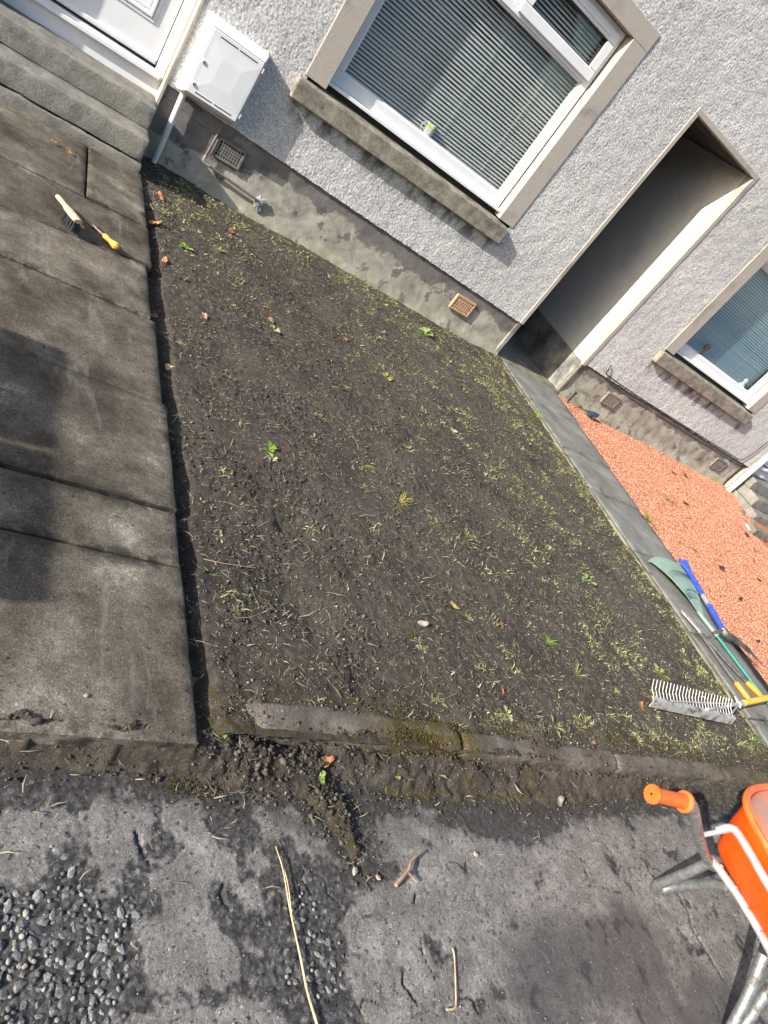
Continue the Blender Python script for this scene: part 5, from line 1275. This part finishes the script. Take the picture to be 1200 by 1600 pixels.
LV = [(.87, 2.70, .028, 'leaf_pale', 'pale half-curled leaf on the soil beside the left path'), (.845, 2.39, .027, 'leaf_orange', 'reddish curled leaf leaning on the left path edge'),
 (.835, 3.16, .026, 'leaf_orange', 'small orange leaf lying in the shadow along the left path'), (1.09, 3.30, .027, 'leaf_pale', 'pale orange curled leaf among dark clods in the upper bed'),
 (.875, 4.17, .045, 'leaf_orange', 'large orange leaf at the notch of the left path'), (.87, 4.40, .032, 'leaf_pale', 'tan leaf near the foot of the steps'),
 (1.43, 4.70, .035, 'leaf_orange', 'orange leaf lying under the thin brown pipe'), (.92, 4.62, .035, 'leaf_orange', 'orange leaf nearest the bottom step'),
 (1.07, 2.07, .016, 'leaf_orange', 'tiny orange leaf midway along the left side of the bed'), (2.10, 1.65, .028, 'leaf_yellow', 'narrow yellow leaf in the middle of the lower bed'),
 (2.39, 1.61, .028, 'leaf_orange', 'orange-brown leaf right of the yellow leaf'), (1.85, 1.50, .024, 'leaf_grey', 'long grey dry leaf left of the yellow leaf'),
 (2.17, 1.23, .022, 'leaf_orange', 'orange leaf near the middle of the kerb'), (2.16, 1.86, .018, 'leaf_brown', 'small pinkish brown leaf above the yellow leaf'),
 (3.215, 1.275, .028, 'leaf_orange', 'orange leaf at the left end of the aluminium rake'), (1.25, .90, .026, 'leaf_orange', 'orange leaf on the spilled soil in front of the kerb'),
 (2.09, .845, .026, 'leaf_grey', 'pale pointed leaf in front of the kerb'), (2.32, .81, .026, 'leaf_grey', 'crumpled grey leaf on the moss edge of the tarmac'),
 (1.54, 3.63, .026, 'leaf_brown', 'brown leaf in the upper left of the bed'), (2.63, 4.34, .025, 'leaf_brown', 'brown leaf in the bed below the large window sill'),
 (2.15, 3.88, .026, 'leaf_orange', 'rust leaf lying in the upper middle of the bed'), (.842, 1.12, .022, 'leaf_brown', 'brown leaf in the trench beside the front slab'),
 (2.88, 3.30, .024, 'leaf_grey', 'flat grey-brown leaf right of the bed centre'), (.90, 3.72, .026, 'leaf_orange', 'orange leaf beside the path below the notch'), 
 (2.60, 1.02, .022, 'leaf_brown', 'brown leaf behind the kerb near its second joint'), (2.95, 1.55, .02, 'leaf_brown', 'dull brown leaf between grass tufts near the rake')]
for i, (x, y, s_, mm, lb) in enumerate(LV):
    zz = max(float(spill_h(np.array([x]), np.array([y]))[0][0]), .006) if y < .98 else float(soil_h(np.array([x]), np.array([y]))[0])
    s_ *= .85
    leaf('fallen_leaf', x, y, zz + s_ * .22, s_, M[mm], i * 1.7, .35 + .3 * ((i * 7) % 5) / 4, lb, 900 + i, GL, mm not in ('leaf_grey', 'leaf_yellow'), .45, 1.25 if mm in ('leaf_grey', 'leaf_yellow') else 1.0)
leaf('fallen_leaf', .29, 4.50, PZ + .010, .018, M['leaf_orange'], .6, .5, 'orange leaf on the slabs nearest the steps', 931, 'leaves on the left path')
leaf('fallen_leaf', .37, 4.47, PZ + .010, .017, M['leaf_orange'], 2.4, .7, 'narrow rust leaf on the slab joint near the steps', 932, 'leaves on the left path', False, .3, 1.4)
rr = random.Random(3)
DL = ['blackened leaf on the gravel below the left part of the right-hand window', 'blackened leaf in the middle of the far gravel', 'dark leaf on the gravel straight below the rusty vent', 'large dark leaf near the loose kerb block', 'dark leaf halfway between green tuft and far gravel', 'dark leaf on the gravel in line with the lush tuft',
 'black speck of leaf right of the lush grass tuft', 'large dark leaf beside the far rubble', 'dark leaf left of the yellow gravel grass', 'dark leaf near the right edge of the picture on gravel', 'dark leaf on the gravel right of the leaf rake', 'dark leaf on the gravel above the blue handle',
 'single dark leaf on the gravel above the hoe blade', 'dark leaf just left of the loose kerb block', 'dark leaf on the gravel near the yellow grass', 'dark leaf on the gravel close to the right path', 'wide dark leaf clump on the gravel against the wall', 'second wide dark leaf clump against the wall nearer the downpipe']
for i, (px, py) in enumerate(((6.9, 4.3), (7.2, 3.9), (6.3, 3.7), (7.6, 4.35), (6.75, 3.4), (7.0, 3.1), (6.1, 3.0), (7.9, 4.0), (6.55, 4.0), (7.35, 3.45), (5.95, 2.6), (6.4, 2.5), (5.6, 2.1), (7.7, 3.7), (6.0, 3.5), (5.75, 3.1), (7.1, 4.75), (7.45, 4.85))):
    leaf('dark_leaf', px, py, float(grav_h(np.array([px]), np.array([py]))[0]) + .018, rr.uniform(.014, .032) * (1.7 if i in (3, 7, 16, 17) else 1), M['leaf_black'], rr.uniform(0, 6), .3, DL[i], 950 + i, 'blackened leaves on the gravel', False, .3, 1.3)
def twig(name, paths, m_, label, cat='twig'):
    m = MB()
    for pts, r0, r1 in paths:
        pp = smooth_path(pts, 5); m.tube(pp, [r0 + (r1 - r0) * k / (len(pp) - 1) for k in range(len(pp))], 7)
    o = m.build(name, m_, None, True); tag(o, label, cat); return o
twig('dry_stalk', [([(1.05, .67, .012), (1.058, .61, .016), (1.062, .52, .012), (1.07, .42, .010), (1.073, .34, .011), (1.085, .27, .010), (1.09, .18, .009)], .0012, .0036), ([(1.062, .635, .012), (1.064, .57, .018), (1.064, .50, .012)], .0010, .0016)], M['stalk'], 'long dry yellow stalk lying on the tarmac in the foreground', 'stalk')
twig('forked_twig', [([(1.415, .555, .014), (1.47, .59, .02), (1.50, .62, .018), (1.56, .645, .012)], .006, .0035), ([(1.465, .588, .02), (1.495, .56, .014)], .0045, .003)], M['twig'], 'reddish forked twig on the tarmac near the spilled soil')
twig('bent_twig', [([(1.56, .385, .010), (1.558, .36, .008), (1.52, .27, .009), (1.505, .252, .010), (1.48, .252, .008)], .0016, .003)], M['stalk'], 'thin bent twig with hooked end on the tarmac')
twig('thin_twig', [([(.91, 1.58, .075), (.98, 1.572, .085), (1.10, 1.585, .086)], .0018, .0016)], M['twig'], 'thin straight twig on the soil beside the front slab')
for i, (px, py, r_, mm, lb) in enumerate(((1.78, .63, .011, 'pink_pebble', 'pink pebble on the tarmac right of the forked twig'), (1.29, .60, .014, 'pebble', 'grey stone at the tip of the spilled soil'), (1.365, .58, .010, 'pink_pebble', 'pinkish pebble left of the forked twig'), (.53, 1.0, .0085, 'pebble', 'pale pebble near the front edge of the left path'), (.46, .46, .006, 'pebble', 'small white pebble among the coarse dark stones'))):
    me = stone_mesh('pebble', 800 + i, M[mm]); o = link('pebble', me, None); o.location = (px, py, (PZ if py == 1.0 else .004) + r_ * .4); o.scale = (r_,) * 3; o.rotation_euler = (.2, .1, i); tag(o, lb, 'pebble')

def blades(P, L, Wd, ang, lean, m=None, bend=.5):
    """arrays of blades -> verts, faces (2 quads each, tapering)"""
    n = len(P); dx = np.cos(ang); dy = np.sin(ang); vs = []; cu = RNG.normal(0, .45, n) * L
    for t, wf in ((0, .7), (.5, 1.0), (1.0, .15)):
        h = L * t * np.sin(lean) * (1 - bend * t * .5); d = L * t * np.cos(lean) * (1 + bend * t * .2)
        c = P + np.stack([dx * d - dy * cu * t * t, dy * d + dx * cu * t * t, h], -1); s_ = np.stack([-dy, dx, np.zeros(n)], -1) * (Wd * wf)[:, None]
        vs += [c - s_, c + s_]
    V = np.stack(vs, 1); F = np.array([(0, 1, 3, 2), (2, 3, 5, 4)])[None] + (np.arange(n) * 6)[:, None, None]
    return V.reshape(-1, 3), F.reshape(-1, 4)
def litter(name, n, L, Wd, m_, dens, seed, lean=(0, .35), label=None, cat=None):
    R = np.random.default_rng(seed)
    x = R.uniform(KX0 + .03, KX1, n); y = 1.03 + 4.12 * R.random(n) ** 1.15
    k = R.random(n) < dens(x, y); x, y = x[k], y[k]; n = len(x)
    V, F = blades(np.stack([x, y, soil_h(x, y) + .0035], -1), R.uniform(*L, n) * (1 + 1.2 * (R.random(n) > .95)), R.uniform(*Wd, n), R.uniform(0, 6.28, n), R.uniform(*lean, n))
    o = link(name, mesh_np(name, V, F), m_); tag(o, label, cat, kind='stuff'); return o
def clump(x, y, s=3.0, seed=5): return np.clip(fbm(x, y, s, 3, seed) * 1.3 + .25, 0, 1)
gden = lambda x, y: np.clip(.035 + .75 * sstep(2.0, 4.2, x + .25 * y - .2) * clump(x, y) + .6 * sstep(3.2, 4.6, y) * sstep(2.2, 1.0, x) * clump(x, y, 2.6, 6) + .5 * sstep(3.75, 4.25, x) * clump(x, y, 4, 7) + .22 * clump(x, y, 5, 8) ** 2, 0, 1)
litter('weed_clippings', 30000, (.005, .024), (.0009, .0030), M['green_blade'], gden, 31, (0, .7), 'torn green weed clippings strewn over the raked soil', 'clippings')
litter('dry_straw', 26000, (.008, .038), (.0006, .0017), M['straw_blade'], lambda x, y: np.clip(.22 + .6 * gden(x, y) + .3 * clump(x, y, 4, 9), 0, 1), 32, (0, .4), 'pale dry straw and root bits strewn over the soil', 'straw')
# straw over the spill and tarmac
R = np.random.default_rng(44); n = 1100
x = R.uniform(.25, 4.2, n); y = .55 + .45 * R.random(n); h, d, _ = spill_h(x, y); h = np.maximum(h, .006)
k = R.random(n) < np.where(d > -.02, .9, .28); x, y, h = x[k], y[k], h[k]; n = len(x)
V, F = blades(np.stack([x, y, h + .003], -1), R.uniform(.010, .035, n), R.uniform(.0006, .0018, n), R.uniform(0, 6.28, n), R.uniform(0, .4, n))
o = link('straw_bits', mesh_np('straw_bits', V, F), M['straw_blade']); tag(o, 'dry straw bits along the foot of the kerb', 'straw', kind='stuff')

# low patches of bruised weeds too many to count
R = np.random.default_rng(47); n = 3400
x = R.uniform(KX0 + .06, KX1 - .01, n); y = 1.06 + 4.08 * R.random(n)
wden = np.clip(.03 + .85 * sstep(2.3, 4.1, x + .12 * y) * np.clip(fbm(x, y, 2.2, 3, 101) * 1.7 + .22, 0, 1) + .75 * sstep(3.1, 4.5, y) * sstep(2.3, 1.0, x) * np.clip(fbm(x, y, 2.6, 2, 103) * 1.5 + .35, 0, 1) + .6 * sstep(4.6, 5.05, y) + .45 * sstep(1.25, 1.08, y) * sstep(1.6, 2.6, x) + .6 * sstep(4.0, 4.28, x), 0, 1)
k = R.random(n) < wden; x, y = x[k], y[k]
Ps, Ls, Ws, As, Es = [], [], [], [], []
for cx_, cy_ in zip(x, y):
    m_ = R.integers(7, 22); sp_ = R.uniform(.008, .030)
    qx = cx_ + sp_ * R.standard_normal(m_); qy = np.minimum(cy_ + sp_ * R.standard_normal(m_), 5.17); qx = np.clip(qx, KX0 + .03, KX1 + .02)
    Ps.append(np.stack([qx, qy, soil_h(qx, qy) + .002], -1)); Ls.append(R.uniform(.008, .033, m_)); Ws.append(R.uniform(.0012, .0038, m_)); As.append(R.uniform(0, 6.28, m_)); Es.append(R.uniform(.05, .95, m_))
V, F = blades(np.concatenate(Ps), np.concatenate(Ls), np.concatenate(Ws), np.concatenate(As), np.concatenate(Es), bend=.8)
o = link('weed_patches', mesh_np('weed_patches', V, F), M['patch_blade']); tag(o, 'patchy low yellow green weeds left on the raked soil', 'weeds', kind='stuff')
R = np.random.default_rng(45); n = 2400
x = R.uniform(.0, .81, n); y = .91 + 3.8 * R.random(n)
k = R.random(n) < np.clip(.12 + .5 * sstep(.70, .81, x) + .8 * sstep(1.05, .91, y) + .35 * fbm(x, y, 4, 2, 77), 0, 1); x, y = x[k], y[k]
o = scatter_lumps('path_crumbs', np.stack([x, y, np.full(len(x), PZ + .003)], -1), R.uniform(.0010, .0032, len(x)), M['clod'], .8, .3, octa=True); tag(o, 'crumbs of soil scattered on the left path slabs', 'soil crumbs', kind='stuff')
def weed(name, x, y, z, kind, size, m_, label, seed, group='weeds left in the bed'):
    R = np.random.default_rng(seed)
    if kind == 'grass':
        n = int(26 * (size / .08)) + 8; a = R.uniform(0, 6.28, n); P = np.stack([.12 * size * np.cos(a) * R.random(n), .12 * size * np.sin(a) * R.random(n), np.zeros(n)], -1)
        V, F = blades(P, size * R.uniform(.5, 1.1, n), R.uniform(.0012, .0024, n), a, R.uniform(.3, 1.3, n), bend=.9)
        me = mesh_np(name, V, F)
    else:
        m = MB()
        for k in range(R.integers(5, 9)):
            a = k * 2.4 + R.uniform(-.3, .3); L = size * R.uniform(.45, 1.0); w_ = L * (.30 if kind == 'leafy' else .16); el = R.uniform(.15, .9); vs = []
            st_ = R.uniform(.15, .4)
            for t, wf in ((0, .10), (st_, .14), (st_ + .2, .75), (st_ + (1 - st_) * .6, 1), (.9, .6), (1, .08)):
                d = L * t; zz = d * math.sin(el) * (1 - .55 * t); c_ = Vector((math.cos(a) * d * math.cos(el * .8), math.sin(a) * d * math.cos(el * .8), zz)); s_ = Vector((-math.sin(a), math.cos(a), 0)) * w_ * wf
                vs += [c_ - s_ + up * (.25 * w_ * wf), c_, c_ + s_ + up * (.25 * w_ * wf)]
            m.add(vs, [q for i in range(5) for q in ((3 * i, 3 * i + 1, 3 * i + 4, 3 * i + 3), (3 * i + 1, 3 * i + 2, 3 * i + 5, 3 * i + 4))])
        me = bpy.data.meshes.new(name); me.from_pydata(m.v, [], m.f); me.update()
    o = link(name, me, m_, None, False); o.location = (x, y, z); o.rotation_euler = (R.uniform(-.2, .2), R.uniform(-.2, .2), R.uniform(0, 6)); tag(o, label, 'weed', group)
WD = [(1.29, 2.33, 'leafy', .055, 'weed_lush', 'bright green leafy seedling in the left of the bed'), (1.30, 2.27, 'leafy', .035, 'weed_pale', 'small pale leaf sprig just below the bright green seedling'),
 (1.86, 2.49, 'grass', .075, 'weed_yellow', 'yellowish grass tuft near the bed centre'), (2.01, 2.27, 'grass', .085, 'weed_yellow', 'larger yellow-green grass tuft below the bed centre'),
 (2.20, 2.18, 'leafy', .030, 'weed_lush', 'tiny green sprig right of the central grass tufts'), (1.58, 2.55, 'thin', .055, 'weed_pale', 'pale thin-leaved weed left of the bed centre'),
 (1.54, 3.52, 'leafy', .060, 'weed_pale', 'pale wilted leafy weed in the upper left bed'), (2.41, 3.61, 'leafy', .060, 'weed_yellow', 'yellow-green weed in the upper middle bed'),
 (3.25, 4.80, 'leafy', .10, 'weed_leaf', 'green leafy weed growing at the foot of the wall'), (2.69, 1.56, 'grass', .085, 'weed_leaf', 'green grass tuft in the lower right bed'),
 (2.79, 1.40, 'grass', .10, 'weed_pale', 'pale straggly grass tuft left of the rake'), (2.38, 1.08, 'thin', .075, 'weed_pale', 'pale spiky weed just behind the kerb'),
 (2.58, 1.10, 'thin', .06, 'weed_yellow', 'yellowish weed behind the kerb, right of the pale spiky one'), (2.12, 1.11, 'leafy', .045, 'weed_pale', 'pale crumpled weed behind the middle of the kerb'),
 (1.80, 1.36, 'leafy', .055, 'weed_pale', 'pale uprooted weed in the lower middle bed'), (.885, .955, 'leafy', .06, 'weed_leaf', 'broad-bladed weed at the corner of the front slab'),
 (.98, 1.70, 'thin', .040, 'weed_pale', 'pale curled sprig near the left path edge'), (3.45, 2.15, 'leafy', .085, 'weed_leaf', 'leafy green weed patch right of the bed centre'),
 (3.62, 1.52, 'thin', .09, 'weed_leaf', 'green weed behind the aluminium rake'), (3.95, 1.42, 'leafy', .09, 'weed_leaf', 'leafy weed between the rake and the right path edging'),
 (4.06, 1.70, 'leafy', .085, 'weed_pale', 'pale weed beside the edging near the loppers'), (3.72, 4.60, 'leafy', .075, 'weed_leaf', 'small leafy weed below the terracotta vent'),
 (3.90, 3.35, 'thin', .07, 'weed_pale', 'wispy weed along the right side of the bed'), (1.78, 1.42, 'grass', .05, 'weed_yellow', 'dry yellow grass wisp beside the pale uprooted weed'),
 (1.22, .86, 'leafy', .030, 'weed_leaf', 'tiny green sprig on the spilled soil'), (1.52, .875, 'leafy', .032, 'weed_leaf', 'small green sprig in front of the mossy kerb stone'),
 (1.70, .88, 'thin', .05, 'weed_pale', 'pale root sprig in front of the kerb joint'), (4.00, 1.12, 'grass', .11, 'weed_pale', 'pale grass clump between rake head and kerb'), (4.18, 1.15, 'grass', .10, 'weed_leaf', 'green grass clump at the corner of kerb and right path'),
 (1.05, 4.05, 'leafy', .06, 'weed_lush', 'green sprig in the upper left bed near the path'), (1.28, 4.25, 'grass', .06, 'weed_yellow', 'short yellow-green grass below the brown pipe'), (3.05, 4.9, 'leafy', .06, 'weed_leaf', 'low green sprig against the wall left of the leafy weed')]
for i, (x, y, kd, s_, mm, lb) in enumerate(WD):
    zz = max(float(spill_h(np.array([x]), np.array([y]))[0][0]), .006) if y < .98 else float(soil_h(np.array([x]), np.array([y]))[0])
    weed('weed', x, y, zz - .003, kd, s_, M[mm], lb, 1200 + i)
weed('grass_tuft', 4.29, 4.22, .085, 'grass', .10, M['weed_lush'], 'bright green grass tuft against the passage path edging', 1300, 'weeds along the right path')
weed('weed', 4.54, 3.33, PZ - .01, 'leafy', .085, M['weed_lush'], 'bright green weed in the joint of the right path', 1301, 'weeds along the right path')
weed('grass_tuft', 5.13, 3.26, .07, 'grass', .15, M['weed_lush'], 'lush green grass tuft between right path and gravel', 1302, 'weeds along the right path')
weed('grass_tuft', 6.1, 3.9, .065, 'grass', .13, M['weed_yellow'], 'thin yellow grass growing through the red gravel', 1303, 'weeds along the right path')

# ================================================================== unseen bins added left of the frame to cast the path shadow
def build_shadow_bin(x, y, label):
    b = empty('shadow_bin', (x, y, PZ)); tag(b, label, 'bin', 'added bins that shade the left path')
    z = PZ + .02; m = MB()
    m.add([(x - .22, y - .21, z), (x + .20, y - .21, z), (x + .20, y + .21, z), (x - .22, y + .21, z), (x - .30, y - .28, z + .94), (x + .29, y - .28, z + .94), (x + .29, y + .28, z + .94), (x - .30, y + .28, z + .94)], [(3, 2, 1, 0), (4, 5, 6, 7), (0, 1, 5, 4), (1, 2, 6, 5), (2, 3, 7, 6), (3, 0, 4, 7)])
    m.build('body', M['bin_green'], b, bevel=.02)
    m = MB(); m.box(x - .34, x + .33, y - .295, y + .295, z + .945, z + 1.0); m.build('shadow_bin_lid', M['bin_green'], b, bevel=.02)
    m = MB(); m.tube([(x - .36, y - .22, z + .93), (x - .36, y + .22, z + .93)], .015, 8); m.build('handle', M['bin_green'], b)
    for s_ in (-1, 1):
        m = MB(); m.lathe([(.10, 0), (.10, .045)], 18, (x - .24, y + s_ * .25 - (.045 if s_ > 0 else 0), PZ + .10), (0, 1, 0)); m.build('wheel', M['black_plastic'], b)  # wheels of the added bin
build_shadow_bin(-2.24, 1.005, 'added dark green bin casting the path shadow, nearer the road'); build_shadow_bin(-2.24, 1.62, 'added dark green bin casting the path shadow, nearer the house')

# ================================================================== terrace across the street, mirrored in the window glass
op = empty('opposite_terrace', (0, -16, 0)); tag(op, 'plain terrace across the street behind the viewer', 'house')
m = MB(); m.box(-26, 15, -24, -16, -.05, 5.0); m.build('wall', M['harl'], op)
m = MB(); m.add([(-26.3, -24.4, 5.01), (15.3, -24.4, 5.01), (15.3, -15.6, 5.01), (-26.3, -15.6, 5.01), (-26.3, -20, 8.4), (15.3, -20, 8.4)], [(3, 2, 1, 0), (2, 3, 4, 5), (0, 1, 5, 4), (0, 4, 3), (1, 2, 5)]); m.build('roof', M['slate'], op)
for k in range(8):
    for zz in (.9, 3.1):
        xx = -24 + 5 * k; w_ = frame_rect(xx, xx + 1.7, zz, zz + 1.4, -16.002, -15.95, .09).build('window', M['upvc'], op)
        m = MB(); m.box(xx + .09, xx + 1.61, -16.001, -15.98, zz + .09, zz + 1.31); m.build('pane', M['gasket'], w_)
